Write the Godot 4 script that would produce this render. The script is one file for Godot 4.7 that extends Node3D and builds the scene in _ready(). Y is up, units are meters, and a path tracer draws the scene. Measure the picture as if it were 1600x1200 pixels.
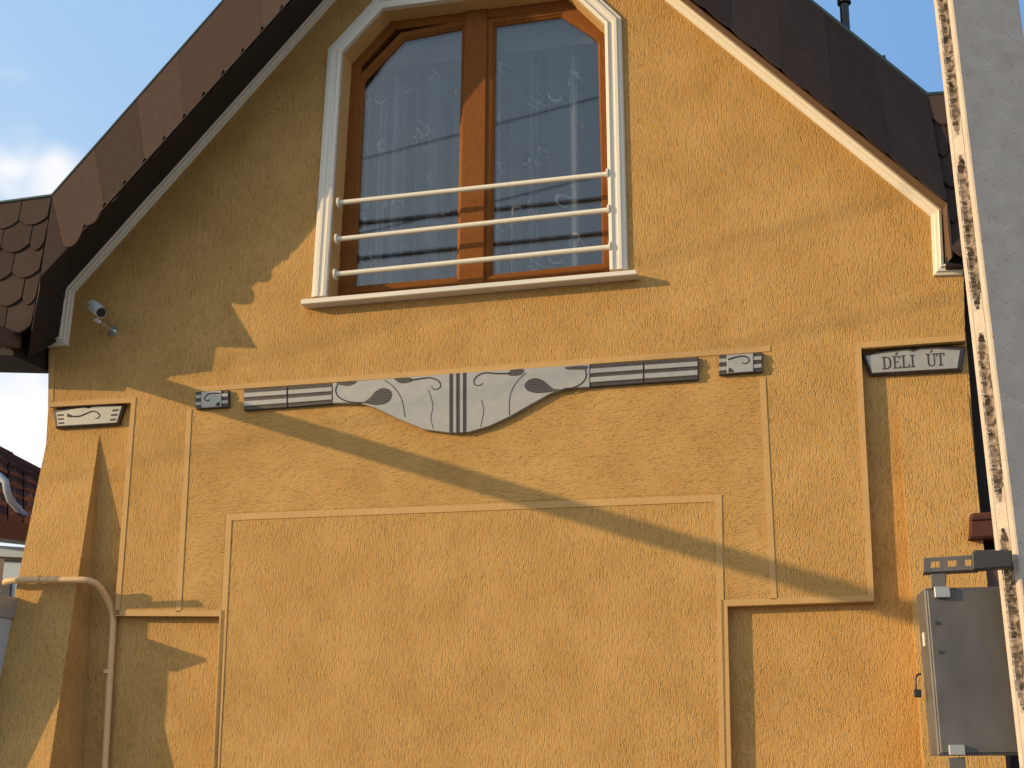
extends Node3D
# A gabled house front in low evening sun, a concrete pole with a meter box before its right edge.
# x runs along the front, y is up, z comes towards the street; the plaster face of the house is z = 0.

var M := {}
var names := {}

# ---------------------------------------------------------------- mesh builder
class Shape:
	var v := PackedVector3Array()
	var n := PackedVector3Array()
	var u := PackedVector2Array()
	var c := PackedColorArray()
	var tint := Color.WHITE

	func tri(a: Vector3, b: Vector3, d: Vector3, out: Vector3) -> void:
		var nn := (d - a).cross(b - a)
		if nn.length() < 1e-10:
			return
		nn = nn.normalized()
		if nn.dot(out) < 0.0:
			var t := b
			b = d
			d = t
			nn = -nn
		for p in [a, b, d]:
			v.append(p)
			n.append(nn)
			u.append(Vector2(p.x, -p.y))
			c.append(tint)

	func quad(a: Vector3, b: Vector3, d: Vector3, e: Vector3, out: Vector3) -> void:
		tri(a, b, d, out)
		tri(a, d, e, out)

	# smooth triangle with given normals
	func stri(p: Array, q: Array) -> void:
		var nn: Vector3 = (p[2] - p[0]).cross(p[1] - p[0])
		if nn.length() < 1e-12:
			return
		var order := [0, 1, 2] if nn.dot(q[0] + q[1] + q[2]) >= 0.0 else [0, 2, 1]
		for i in order:
			v.append(p[i])
			n.append(q[i])
			u.append(Vector2(p[i].x, -p[i].y))
			c.append(tint)

	# polygon in the plane of the front, from z0 (back) to z1 (face); bevel shrinks the face
	func prism(poly: Array, z0: float, z1: float, bevel := 0.0) -> void:
		var pts := PackedVector2Array(poly)
		if Geometry2D.is_polygon_clockwise(pts):
			pts.reverse()
		var face := pts
		var zs := z1
		if bevel > 0.0:
			var inner := inset(pts, bevel)
			zs = z1 - bevel
			for i in pts.size():
				var j := (i + 1) % pts.size()
				var e := (pts[j] - pts[i]).normalized()
				quad(Vector3(pts[i].x, pts[i].y, zs), Vector3(pts[j].x, pts[j].y, zs), Vector3(inner[j].x, inner[j].y, z1), Vector3(inner[i].x, inner[i].y, z1), Vector3(e.y, -e.x, 1))
			face = inner
		var ids := Geometry2D.triangulate_polygon(face)
		for k in range(0, ids.size(), 3):
			tri(Vector3(face[ids[k]].x, face[ids[k]].y, z1), Vector3(face[ids[k + 1]].x, face[ids[k + 1]].y, z1), Vector3(face[ids[k + 2]].x, face[ids[k + 2]].y, z1), Vector3(0, 0, 1))
		ids = Geometry2D.triangulate_polygon(pts)
		for k in range(0, ids.size(), 3):
			tri(Vector3(pts[ids[k]].x, pts[ids[k]].y, z0), Vector3(pts[ids[k + 1]].x, pts[ids[k + 1]].y, z0), Vector3(pts[ids[k + 2]].x, pts[ids[k + 2]].y, z0), Vector3(0, 0, -1))
		for i in pts.size():
			var j := (i + 1) % pts.size()
			var e := (pts[j] - pts[i]).normalized()
			quad(Vector3(pts[i].x, pts[i].y, z0), Vector3(pts[j].x, pts[j].y, z0), Vector3(pts[j].x, pts[j].y, zs), Vector3(pts[i].x, pts[i].y, zs), Vector3(e.y, -e.x, 0))

	static func inset(pts: PackedVector2Array, d: float) -> PackedVector2Array:
		var out := PackedVector2Array()
		for i in pts.size():
			var a := (pts[i] - pts[(i + pts.size() - 1) % pts.size()]).normalized()
			var b := (pts[(i + 1) % pts.size()] - pts[i]).normalized()
			var na := Vector2(-a.y, a.x)
			var nb := Vector2(-b.y, b.x)
			var m := (na + nb)
			m = m / maxf(0.35, m.length_squared() * 0.5)
			out.append(pts[i] + m * d)
		return out

	func box(lo: Vector3, hi: Vector3, bv := 0.0) -> void:
		if bv <= 0.0:
			prism([Vector2(lo.x, lo.y), Vector2(hi.x, lo.y), Vector2(hi.x, hi.y), Vector2(lo.x, hi.y)], lo.z, hi.z)
			return
		# all twelve edges chamfered
		var mid := (lo + hi) / 2.0
		var h := (hi - lo) / 2.0
		for ax in 3:
			for s in [-1.0, 1.0]:
				var bx := (ax + 1) % 3
				var cx := (ax + 2) % 3
				var q := []
				for k in [[-1, -1], [1, -1], [1, 1], [-1, 1]]:
					var p := mid
					p[ax] += s * h[ax]
					p[bx] += k[0] * (h[bx] - bv)
					p[cx] += k[1] * (h[cx] - bv)
					q.append(p)
				var o := Vector3.ZERO
				o[ax] = s
				quad(q[0], q[1], q[2], q[3], o)
				for t in [-1.0, 1.0]:
					# edge between ax face and bx face
					var e := []
					for k in [-1.0, 1.0]:
						var p := mid
						p[ax] += s * h[ax]
						p[bx] += t * (h[bx] - bv)
						p[cx] += k * (h[cx] - bv)
						e.append(p)
					for k in [1.0, -1.0]:
						var p := mid
						p[ax] += s * (h[ax] - bv)
						p[bx] += t * h[bx]
						p[cx] += k * (h[cx] - bv)
						e.append(p)
					var o2 := Vector3.ZERO
					o2[ax] = s
					o2[bx] = t
					quad(e[0], e[1], e[2], e[3], o2)
		for sx in [-1.0, 1.0]:
			for sy in [-1.0, 1.0]:
				for sz in [-1.0, 1.0]:
					var s3 := Vector3(sx, sy, sz)
					var p3 := []
					for ax in 3:
						var p := mid + s3 * (h - Vector3.ONE * bv)
						p[ax] += s3[ax] * bv
						p3.append(p)
					tri(p3[0], p3[1], p3[2], s3)

	# round tube along points
	func tube(path: Array, r: float, sides := 10, caps := true, r1 := -1.0) -> void:
		var rings := []
		var norms := []
		var side := Vector3.ZERO
		for i in path.size():
			var d: Vector3
			if i == 0:
				d = path[1] - path[0]
			elif i == path.size() - 1:
				d = path[i] - path[i - 1]
			else:
				d = (path[i + 1] - path[i]).normalized() + (path[i] - path[i - 1]).normalized()
			d = d.normalized()
			if side == Vector3.ZERO:
				side = d.cross(Vector3(0.13, 0.27, 0.95)).normalized()
			side = (side - d * side.dot(d)).normalized()
			var up := d.cross(side)
			var ring := []
			var nr := []
			var rr := r if r1 < 0.0 else lerpf(r, r1, float(i) / (path.size() - 1))
			for k in sides:
				var a := TAU * k / sides
				var o := side * cos(a) + up * sin(a)
				nr.append(o)
				ring.append(path[i] + o * rr)
			rings.append(ring)
			norms.append(nr)
		for i in path.size() - 1:
			for k in sides:
				var j := (k + 1) % sides
				stri([rings[i][k], rings[i][j], rings[i + 1][j]], [norms[i][k], norms[i][j], norms[i + 1][j]])
				stri([rings[i][k], rings[i + 1][j], rings[i + 1][k]], [norms[i][k], norms[i + 1][j], norms[i + 1][k]])
		if caps:
			for e in [0, path.size() - 1]:
				var d: Vector3 = (path[0] - path[1]) if e == 0 else (path[e] - path[e - 1])
				for k in sides:
					tri(path[e], rings[e][k], rings[e][(k + 1) % sides], d)

	# a moulding: profile of (offset to the left of the path, z) swept along a path in the plane of the front, mitred
	func sweep(path: Array, profile: Array, closed := false) -> void:
		var rows := []
		var cnt := path.size()
		for i in cnt:
			var a := Vector2.ZERO
			var b := Vector2.ZERO
			if i > 0 or closed:
				a = (path[i] - path[(i + cnt - 1) % cnt]).normalized()
			if i < cnt - 1 or closed:
				b = (path[(i + 1) % cnt] - path[i]).normalized()
			if a == Vector2.ZERO:
				a = b
			if b == Vector2.ZERO:
				b = a
			var m := Vector2(-a.y, a.x) + Vector2(-b.y, b.x)
			m = m / maxf(0.3, m.length_squared() * 0.5)
			var row := []
			for p in profile:
				var q: Vector2 = path[i] + m * p.x
				row.append(Vector3(q.x, q.y, p.y))
			rows.append(row)
		var last := cnt if closed else cnt - 1
		for i in last:
			var r0: Array = rows[i]
			var r1: Array = rows[(i + 1) % cnt]
			var d2: Vector2 = (path[(i + 1) % cnt] - path[i]).normalized()
			var left := Vector3(-d2.y, d2.x, 0)
			for k in profile.size() - 1:
				var e: Vector2 = profile[k + 1] - profile[k]
				var out := left * -e.y + Vector3(0, 0, e.x)
				quad(r0[k], r1[k], r1[k + 1], r0[k + 1], out)
		if not closed:
			for e in [0, cnt - 1]:
				var row: Array = rows[e]
				var d2: Vector2 = (path[0] - path[1]) if e == 0 else (path[e] - path[e - 1])
				for k in range(1, row.size() - 1):
					tri(row[0], row[k], row[k + 1], Vector3(d2.x, d2.y, 0))

	func mesh() -> ArrayMesh:
		var a := []
		a.resize(Mesh.ARRAY_MAX)
		a[Mesh.ARRAY_VERTEX] = v
		a[Mesh.ARRAY_NORMAL] = n
		a[Mesh.ARRAY_TEX_UV] = u
		a[Mesh.ARRAY_COLOR] = c
		var m := ArrayMesh.new()
		m.add_surface_from_arrays(Mesh.PRIMITIVE_TRIANGLES, a)
		return m

# ---------------------------------------------------------------- nodes
func thing(called: String, label: String, category: String, at := Vector3.ZERO, group := "") -> Node3D:
	var o := Node3D.new()
	o.name = numbered(called)
	add_child(o)
	o.position = at
	o.set_meta("label", label)
	o.set_meta("category", category)
	if group:
		o.set_meta("group", group)
	return o

func numbered(called: String) -> String:
	if not names.has(called):
		names[called] = 0
		return called
	names[called] += 1
	return "%s_%03d" % [called, names[called]]

# commits a shape as one named mesh; points are given in the axes of the root and moved into those of the thing
func put(called: String, s: Shape, mat: Material, parent: Node3D) -> MeshInstance3D:
	var o := MeshInstance3D.new()
	var key := str(parent.get_instance_id()) + called
	if parent == self:
		o.name = numbered(called)
	elif names.has(key):
		names[key] += 1
		o.name = "%s_%03d" % [called, names[key]]
	else:
		names[key] = 0
		o.name = called
	var off := Vector3.ZERO
	var q: Node = self if parent.has_meta("local") else parent
	while q != self:
		off += (q as Node3D).position
		q = q.get_parent()
	if off != Vector3.ZERO:
		for i in s.v.size():
			s.v[i] -= off
	o.mesh = s.mesh()
	o.material_override = mat
	parent.add_child(o, true)
	return o

func structure(called: String, s: Shape, mat: Material) -> void:
	put(called, s, mat, self).set_meta("kind", "structure")

# ---------------------------------------------------------------- materials
func lin(r: float, g: float, b: float) -> Color:
	return Color(r, g, b).linear_to_srgb()

func plain(r: float, g: float, b: float, rough := 0.7, metal := 0.0) -> StandardMaterial3D:
	var m := StandardMaterial3D.new()
	m.albedo_color = lin(r, g, b)
	m.roughness = rough
	m.metallic = metal
	return m

func tri_map(m: StandardMaterial3D, scale: Vector3) -> void:
	m.uv1_triplanar = true
	m.uv1_world_triplanar = true
	m.uv1_scale = scale
	m.uv1_triplanar_sharpness = 8.0

func noise(seed_: int, freq: float, octaves: int, size := 512, type := FastNoiseLite.TYPE_SIMPLEX_SMOOTH) -> PackedByteArray:
	var f := FastNoiseLite.new()
	f.seed = seed_
	f.noise_type = type
	f.frequency = freq
	f.fractal_type = FastNoiseLite.FRACTAL_FBM
	f.fractal_octaves = octaves
	var im := f.get_seamless_image(size, size)
	im.convert(Image.FORMAT_L8)
	return im.get_data()

func grey(data: PackedByteArray, size: int) -> ImageTexture:
	return ImageTexture.create_from_image(Image.create_from_data(size, size, false, Image.FORMAT_L8, data))

# colour texture between two linear colours, by noise
func tones(data: PackedByteArray, size: int, a: Color, b: Color) -> ImageTexture:
	var out := PackedByteArray()
	out.resize(size * size * 3)
	var table := []
	for k in 256:
		var q := a.lerp(b, k / 255.0).linear_to_srgb()
		table.append([int(q.r * 255), int(q.g * 255), int(q.b * 255)])
	for i in data.size():
		var t: Array = table[data[i]]
		out[i * 3] = t[0]
		out[i * 3 + 1] = t[1]
		out[i * 3 + 2] = t[2]
	return ImageTexture.create_from_image(Image.create_from_data(size, size, false, Image.FORMAT_RGB8, out))

func mixed(a: PackedByteArray, b: PackedByteArray, wa: float, wb: float, add := 0.0) -> PackedByteArray:
	var out := PackedByteArray()
	out.resize(a.size())
	for i in a.size():
		out[i] = clampi(int(a[i] * wa + b[i] * wb + add), 0, 255)
	return out

# scratched render: a grainy face with many short furrows left by rolling grains
func furrows(seed_: int, size: int, metres: float) -> Image:
	var data := noise(seed_, 0.09, 3, size)
	for i in data.size():
		data[i] = 155 + int(data[i] * 0.38)
	var rng := RandomNumberGenerator.new()
	rng.seed = seed_
	var per := size / metres
	for n in int(4200 * metres * metres):
		var cx := rng.randf() * size
		var cy := rng.randf() * size
		var half := rng.randf_range(0.0022, 0.0044) * per
		var long := rng.randf_range(0.005, 0.020) * per
		var lean := rng.randf_range(-0.28, 0.28)
		var bend := rng.randf_range(-0.12, 0.12)
		var deep := rng.randf_range(60.0, 175.0)
		for y in range(-int(long), int(long) + 1):
			var f := y / long
			var w := half * sqrt(maxf(0.05, 1.0 - f * f))
			var mid := cx + lean * y + bend * y * f
			var row := posmod(int(cy) + y, size) * size
			for x in range(int(mid - w), int(mid + w) + 1):
				var e := absf(x - mid) / w
				if e < 1.0:
					var k := row + posmod(x, size)
					data[k] = maxi(0, mini(data[k], int(data[k] + deep * 0.35 - deep * (1.0 - e * e))))
	return Image.create_from_data(size, size, false, Image.FORMAT_L8, data)

func make_materials() -> void:
	var f1 := furrows(3, 1600, 1.6)
	var t1 := ImageTexture.create_from_image(f1)
	f1 = f1.duplicate()
	f1.rotate_90(CLOCKWISE)
	var t2 := ImageTexture.create_from_image(f1)
	var patch := noise(21, 0.006, 4, 512)
	var fine := noise(22, 0.2, 2, 512)
	var tone := mixed(patch, fine, 0.75, 0.25)
	var col := tones(tone, 512, Color(0.425, 0.238, 0.074), Color(0.545, 0.322, 0.113))
	for k in ["plaster", "plaster_across"]:
		var m := plain(1, 1, 1, 0.92)
		m.albedo_color = Color.WHITE
		m.albedo_texture = col
		m.heightmap_enabled = true
		m.heightmap_texture = t1 if k == "plaster" else t2
		m.heightmap_scale = 0.7 if k == "plaster" else 0.5
		m.metallic_specular = 0.25
		tri_map(m, Vector3.ONE * 0.625)
		M[k] = m
	var sm := plain(1, 1, 1, 0.85)
	sm.albedo_texture = tones(tone, 512, Color(0.47, 0.277, 0.096), Color(0.54, 0.328, 0.125))
	sm.heightmap_enabled = true
	sm.heightmap_texture = grey(noise(31, 0.05, 4, 512), 512)
	sm.heightmap_scale = 0.12
	tri_map(sm, Vector3(0.9, 0.9, 0.9))
	M.band = sm
	var grit := noise(40, 0.35, 3, 512)
	# asphalt shingle
	var k2 := 0
	for q in [[0.062, 0.043, 0.036], [0.055, 0.039, 0.033], [0.069, 0.048, 0.040]]:
		var m := plain(1, 1, 1, 0.95)
		m.albedo_texture = tones(mixed(grit, noise(50 + k2, 0.02, 3, 512), 0.55, 0.45), 512, Color(q[0] * 0.78, q[1] * 0.78, q[2] * 0.78), Color(q[0] * 1.2, q[1] * 1.2, q[2] * 1.2))
		m.metallic_specular = 0.0
		tri_map(m, Vector3(1.7, 1.7, 1.7))
		M["shingle%d" % k2] = m
		k2 += 1
	M.flashing = plain(0.018, 0.035, 0.034, 0.4)
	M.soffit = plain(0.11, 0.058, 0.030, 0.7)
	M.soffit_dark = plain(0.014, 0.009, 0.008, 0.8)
	M.trim = plain(0.70, 0.64, 0.53, 0.6)
	M.bar = plain(0.72, 0.66, 0.52, 0.35)
	# varnished wood
	var grain := noise(60, 0.05, 4, 512)
	var w := plain(1, 1, 1, 0.55)
	w.metallic_specular = 0.2
	w.albedo_texture = tones(grain, 512, Color(0.145, 0.050, 0.011), Color(0.255, 0.092, 0.020))
	tri_map(w, Vector3(5.0, 0.35, 5.0))
	M.wood = w
	var w2: StandardMaterial3D = w.duplicate()
	w2.uv1_scale = Vector3(0.35, 5.0, 5.0)
	M.wood_across = w2
	M.timber = plain(0.08, 0.05, 0.035, 0.85)
	var gl := StandardMaterial3D.new()
	gl.albedo_color = Color(0.03, 0.04, 0.05, 0.12)
	gl.transparency = BaseMaterial3D.TRANSPARENCY_ALPHA
	gl.roughness = 0.02
	gl.metallic_specular = 0.7
	M.glass = gl
	M.room = plain(0.16, 0.15, 0.15, 0.9)
	# metal of the plaques
	var brushed := noise(70, 0.012, 3, 512)
	var al := plain(1, 1, 1, 0.38, 0.3)
	al.albedo_texture = tones(brushed, 512, Color(0.325, 0.308, 0.272), Color(0.375, 0.356, 0.316))
	tri_map(al, Vector3(2.0, 2.0, 2.0))
	M.tin = al
	var dk := plain(1, 1, 1, 0.5, 0.3)
	dk.albedo_texture = tones(brushed, 512, Color(0.045, 0.035, 0.03), Color(0.08, 0.064, 0.056))
	tri_map(dk, Vector3(2.0, 2.0, 2.0))
	M.dark_tin = dk
	M.ink = plain(0.026, 0.021, 0.019, 0.6)
	M.chrome = plain(0.62, 0.64, 0.62, 0.22, 0.85)
	M.silver = plain(0.66, 0.66, 0.63, 0.3, 0.25)
	M.black = plain(0.012, 0.012, 0.012, 0.3)
	M.pipe = plain(0.66, 0.42, 0.20, 0.5)
	# concrete
	var big := noise(80, 0.010, 5, 512)
	var cc := plain(1, 1, 1, 0.9)
	cc.albedo_texture = tones(mixed(big, noise(81, 0.12, 3, 512), 0.7, 0.3), 512, Color(0.44, 0.355, 0.28), Color(0.65, 0.535, 0.425))
	# pits: small dark holes
	var pits := noise(82, 0.055, 1, 1024, FastNoiseLite.TYPE_CELLULAR)
	var pit := noise(83, 0.05, 2, 1024)
	for i in pit.size():
		pit[i] = 255 if pit[i] < 205 or pits[i] > 60 else 60
	cc.heightmap_enabled = true
	cc.heightmap_texture = grey(pit, 1024)
	cc.heightmap_scale = 0.5
	tri_map(cc, Vector3(1.6, 1.6, 1.6))
	M.concrete = cc
	var ag := plain(1, 1, 1, 0.95)
	ag.vertex_color_use_as_albedo = true
	M.aggregate = ag
	var st := plain(1, 1, 1, 0.5, 0.25)
	st.albedo_texture = tones(mixed(noise(90, 0.008, 5, 512), grit, 0.8, 0.2), 512, Color(0.085, 0.080, 0.076), Color(0.155, 0.145, 0.135))
	tri_map(st, Vector3(1.4, 0.8, 1.4))
	M.steel = st
	M.dark_steel = plain(0.05, 0.047, 0.045, 0.55, 0.4)
	M.zinc = plain(0.42, 0.42, 0.41, 0.4, 0.5)
	M.tile = plain(0.095, 0.040, 0.031, 0.95)
	M.tile_dark = plain(0.065, 0.030, 0.024, 0.95)
	M.tile.metallic_specular = 0.05
	M.tile_dark.metallic_specular = 0.05
	M.brown_cap = plain(0.085, 0.042, 0.034, 0.7)
	M.grey_wall = plain(0.42, 0.43, 0.45, 0.85)
	M.blue_wall = plain(0.36, 0.43, 0.50, 0.8)
	M.grey_pipe = plain(0.36, 0.40, 0.45, 0.5)
	var gr := plain(1, 1, 1, 0.95)
	gr.albedo_texture = tones(mixed(big, grit, 0.5, 0.5), 512, Color(0.035, 0.035, 0.036), Color(0.075, 0.073, 0.07))
	tri_map(gr, Vector3(0.5, 0.5, 0.5))
	M.asphalt = gr
	var pv := plain(1, 1, 1, 0.95)
	pv.albedo_texture = tones(mixed(big, grit, 0.5, 0.5), 512, Color(0.20, 0.19, 0.175), Color(0.33, 0.31, 0.285))
	tri_map(pv, Vector3(0.7, 0.7, 0.7))
	M.paving = pv
	var so := plain(1, 1, 1, 1.0)
	so.albedo_texture = tones(mixed(big, grit, 0.6, 0.4), 512, Color(0.10, 0.10, 0.055), Color(0.19, 0.165, 0.10))
	tri_map(so, Vector3(0.2, 0.2, 0.2))
	M.soil = so

# sheer curtain: pale gauze with scattered woven hooks
func curtain_material() -> StandardMaterial3D:
	var size := 1024
	var im := Image.create(size, size, false, Image.FORMAT_RGB8)
	var base := lin(0.075, 0.098, 0.125)
	im.fill(base)
	var rng := RandomNumberGenerator.new()
	rng.seed = 77
	for i in 500:
		var x := rng.randi_range(0, size - 1)
		var v := rng.randf() * 0.035
		im.fill_rect(Rect2i(x, 0, rng.randi_range(1, 5), size), lin(0.06 + v, 0.082 + v, 0.107 + v))
	for i in 13:
		var v := rng.randf() * 0.16
		im.fill_rect(Rect2i(rng.randi_range(0, size - 60), 0, rng.randi_range(14, 50), size), lin(0.26 + v, 0.31 + v, 0.35 + v))
	for i in 22:
		var cx := (i * 389 + rng.randi_range(-40, 40)) % size
		var cy := (i * 211 + rng.randi_range(-40, 40)) % size
		var r := rng.randf_range(32, 54)
		var a0 := rng.randf() * TAU
		var turn := -1.0 if rng.randf() < 0.5 else 1.0
		var much := rng.randf_range(3.2, 5.4)
		for s in 220:
			var t := s / 219.0
			var rr := r * (1.1 - 0.5 * t)
			var p := Vector2(cx, cy) + Vector2(cos(a0 + turn * t * much), sin(a0 + turn * t * much) * 0.8) * rr
			var w := 2.5 + 5.5 * sin(PI * t)
			for dy in range(-8, 9):
				for dx in range(-8, 9):
					if dx * dx + dy * dy <= w * w:
						im.set_pixel(posmod(int(p.x) + dx, size), posmod(int(p.y) + dy, size), lin(0.72, 0.76, 0.78))
	var m := plain(1, 1, 1, 0.9)
	m.albedo_texture = ImageTexture.create_from_image(im)
	m.backlight_enabled = true
	m.backlight = Color(0.25, 0.25, 0.25)
	return m

# ---------------------------------------------------------------- sky
func make_sky() -> PanoramaSkyMaterial:
	var w := 1536
	var h := 768
	var data := PackedFloat32Array()
	data.resize(w * h * 3)
	var f := FastNoiseLite.new()
	f.seed = 5
	f.noise_type = FastNoiseLite.TYPE_SIMPLEX_SMOOTH
	f.frequency = 1.0
	f.fractal_octaves = 5
	f.fractal_gain = 0.52
	var sun := Vector3(-1.9, 0.58, 1.0).normalized()
	# banks of cloud: direction and reach
	var banks := [[Vector3(-0.5576, 0.3846, -0.7356), 0.030], [Vector3(-0.5326, 0.3779, -0.7574), 0.026], [Vector3(-0.5738, 0.2222, -0.7883), 0.085], [Vector3(-0.658, 0.2154, -0.7215), 0.10], [Vector3(-0.8, 0.2, 0.6).normalized(), 0.3], [Vector3(0.9, 0.25, 0.4).normalized(), 0.38], [Vector3(0.85, 0.3, 0.7).normalized(), 0.3]]
	for y in h:
		var up := (0.5 - (y + 0.5) / h) * PI
		var sy := sin(up)
		var cy := cos(up)
		for x in w:
			var around := (x + 0.5) / w * TAU
			var d := Vector3(sin(around) * cy, sy, -cos(around) * cy)
			var e := maxf(sy, 0.0)
			var k := exp(-e * 2.6)
			var near := d.dot(sun)
			var r := lerpf(0.13, 0.50, k)
			var g := lerpf(0.36, 0.70, k)
			var b := lerpf(0.73, 0.95, k)
			# brighter and paler towards the sun, deeper blue away from it
			var pale := clampf(0.23 + (near + 0.3) * 0.95, 0.0, 1.0)
			r = r * (0.55 + 1.45 * pale)
			g = g * (0.72 + 0.80 * pale)
			b = b * (0.87 + 0.32 * pale)
			# the hazy bright side of an evening sky round the sun
			var broad := pow(maxf(near, 0.0), 4.0) * (0.35 + 0.65 * k)
			var tight := pow(maxf(near, 0.0), 24.0)
			r += broad * 1.15 + tight * 3.2
			g += broad * 0.85 + tight * 2.3
			b += broad * 0.42 + tight * 1.1
			var haze := exp(-e * 9.0)
			r += haze * 0.42
			g += haze * 0.36
			b += haze * 0.26
			if sy > -0.02 and sy < 0.75:
				var bank := 0.0
				for q in banks:
					var c: Vector3 = q[0]
					var ang: float = (1.0 - d.dot(c)) / (q[1] * q[1])
					if ang < 3.0:
						bank = maxf(bank, exp(-ang * 1.4))
				if bank > 0.03:
					var nz := 0.5 + 0.5 * f.get_noise_3d(d.x * 8.0, d.y * 13.0, d.z * 8.0)
					var cl := smoothstep(0.50, 0.92, nz * 0.85 + bank * 0.48)
					r = lerpf(r, 1.08, cl)
					g = lerpf(g, 1.05, cl)
					b = lerpf(b, 1.02, cl)
			if sy < 0.0:
				r = 0.20
				g = 0.18
				b = 0.15
			var i := (y * w + x) * 3
			data[i] = r
			data[i + 1] = g
			data[i + 2] = b
	var m := PanoramaSkyMaterial.new()
	m.panorama = ImageTexture.create_from_image(Image.create_from_data(w, h, false, Image.FORMAT_RGBF, data.to_byte_array()))
	return m

# ---------------------------------------------------------------- shingles
# one shingle with a rounded lower edge on the bilinear patch c (front-left, front-right, back-right, back-left)
func on_patch(c: Array, s: float, t: float) -> Vector3:
	return (c[0] as Vector3).lerp(c[1], s).lerp((c[3] as Vector3).lerp(c[2], s), t)

func shingle(c: Array, s0: float, s1: float, t0: float, t1: float, round_: float, lift0: float, lift1: float, thick: float, out: Vector3, mat: Material, parent: Node3D, lobes := 1) -> void:
	var sh := Shape.new()
	var ring := [[s0, t1], [s1, t1], [s1, t0 + round_]]
	for k in range(1, 8 * lobes):
		var a := k / (8.0 * lobes)
		ring.append([lerpf(s1, s0, a), t0 + round_ * (1.0 - absf(sin(PI * a * lobes)) ** 0.85)])
	ring.append([s0, t0 + round_])
	var top := []
	var low := []
	for q in ring:
		var l := lerpf(lift0, lift1, clampf((q[1] - t0) / (t1 - t0), 0, 1))
		var p := on_patch(c, q[0], q[1])
		top.append(p + out * l)
		low.append(p + out * (l - thick))
	var mid := on_patch(c, (s0 + s1) / 2, lerpf(t0, t1, 0.5)) + out * lerpf(lift0, lift1, 0.5)
	for i in ring.size():
		var j := (i + 1) % ring.size()
		sh.tri(mid, top[i], top[j], out)
		sh.tri(mid - out * thick, low[i], low[j], -out)
		sh.quad(top[i], top[j], low[j], low[i], (top[i] + top[j]) / 2 - mid)
	put("shingle", sh, mat, parent)

func _ready() -> void:
	# ------------------------------------------------------------ camera, sky, sun, exposure
	var cam := Camera3D.new()
	cam.name = "camera"
	cam.fov = 31.891
	cam.far = 600.0
	cam.near = 0.05
	add_child(cam)
	cam.position = Vector3(0, 1.6, 7.7)
	cam.basis = Basis(Vector3(0.9667, 0.0053, -0.2557), Vector3(0.0621, 0.9649, 0.255), Vector3(0.2481, -0.2624, 0.9325))
	cam.current = true
	var env := Environment.new()
	env.background_mode = Environment.BG_SKY
	env.sky = Sky.new()
	env.sky.sky_material = make_sky()
	env.tonemap_mode = Environment.TONE_MAPPER_LINEAR
	env.tonemap_exposure = 1.0
	env.background_energy_multiplier = 1.0
	env.sdfgi_enabled = true
	env.ssao_enabled = true
	env.ssil_enabled = true
	var we := WorldEnvironment.new()
	we.name = "world_environment"
	we.environment = env
	add_child(we)
	var sun := DirectionalLight3D.new()
	sun.name = "sun"
	sun.light_energy = 1.4
	sun.light_color = Color(1.0, 0.87, 0.66)
	sun.light_angular_distance = 0.5
	sun.shadow_enabled = true
	add_child(sun)
	sun.look_at_from_position(Vector3(-19, 5.8, 10), Vector3.ZERO)
	make_materials()
	build_ground()
	build_house()
	build_plaques()
	build_fittings()
	build_left_side()
	build_pole()
	build_cables()

func build_ground() -> void:
	var s := Shape.new()
	s.box(Vector3(-250, -0.5, -250), Vector3(250, -0.12, 250))
	structure("ground", s, M.soil)
	s = Shape.new()
	s.box(Vector3(-120, -0.119, 4.2), Vector3(120, -0.11, 10.5))
	structure("road", s, M.asphalt)
	s = Shape.new()
	s.box(Vector3(-120, -0.118, -0.05), Vector3(120, 0.0, 4.0))
	structure("pavement", s, M.paving)
	s = Shape.new()
	s.box(Vector3(-120, -0.117, 4.0), Vector3(120, 0.012, 4.15), 0.015)
	structure("kerb", s, M.concrete)

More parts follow.
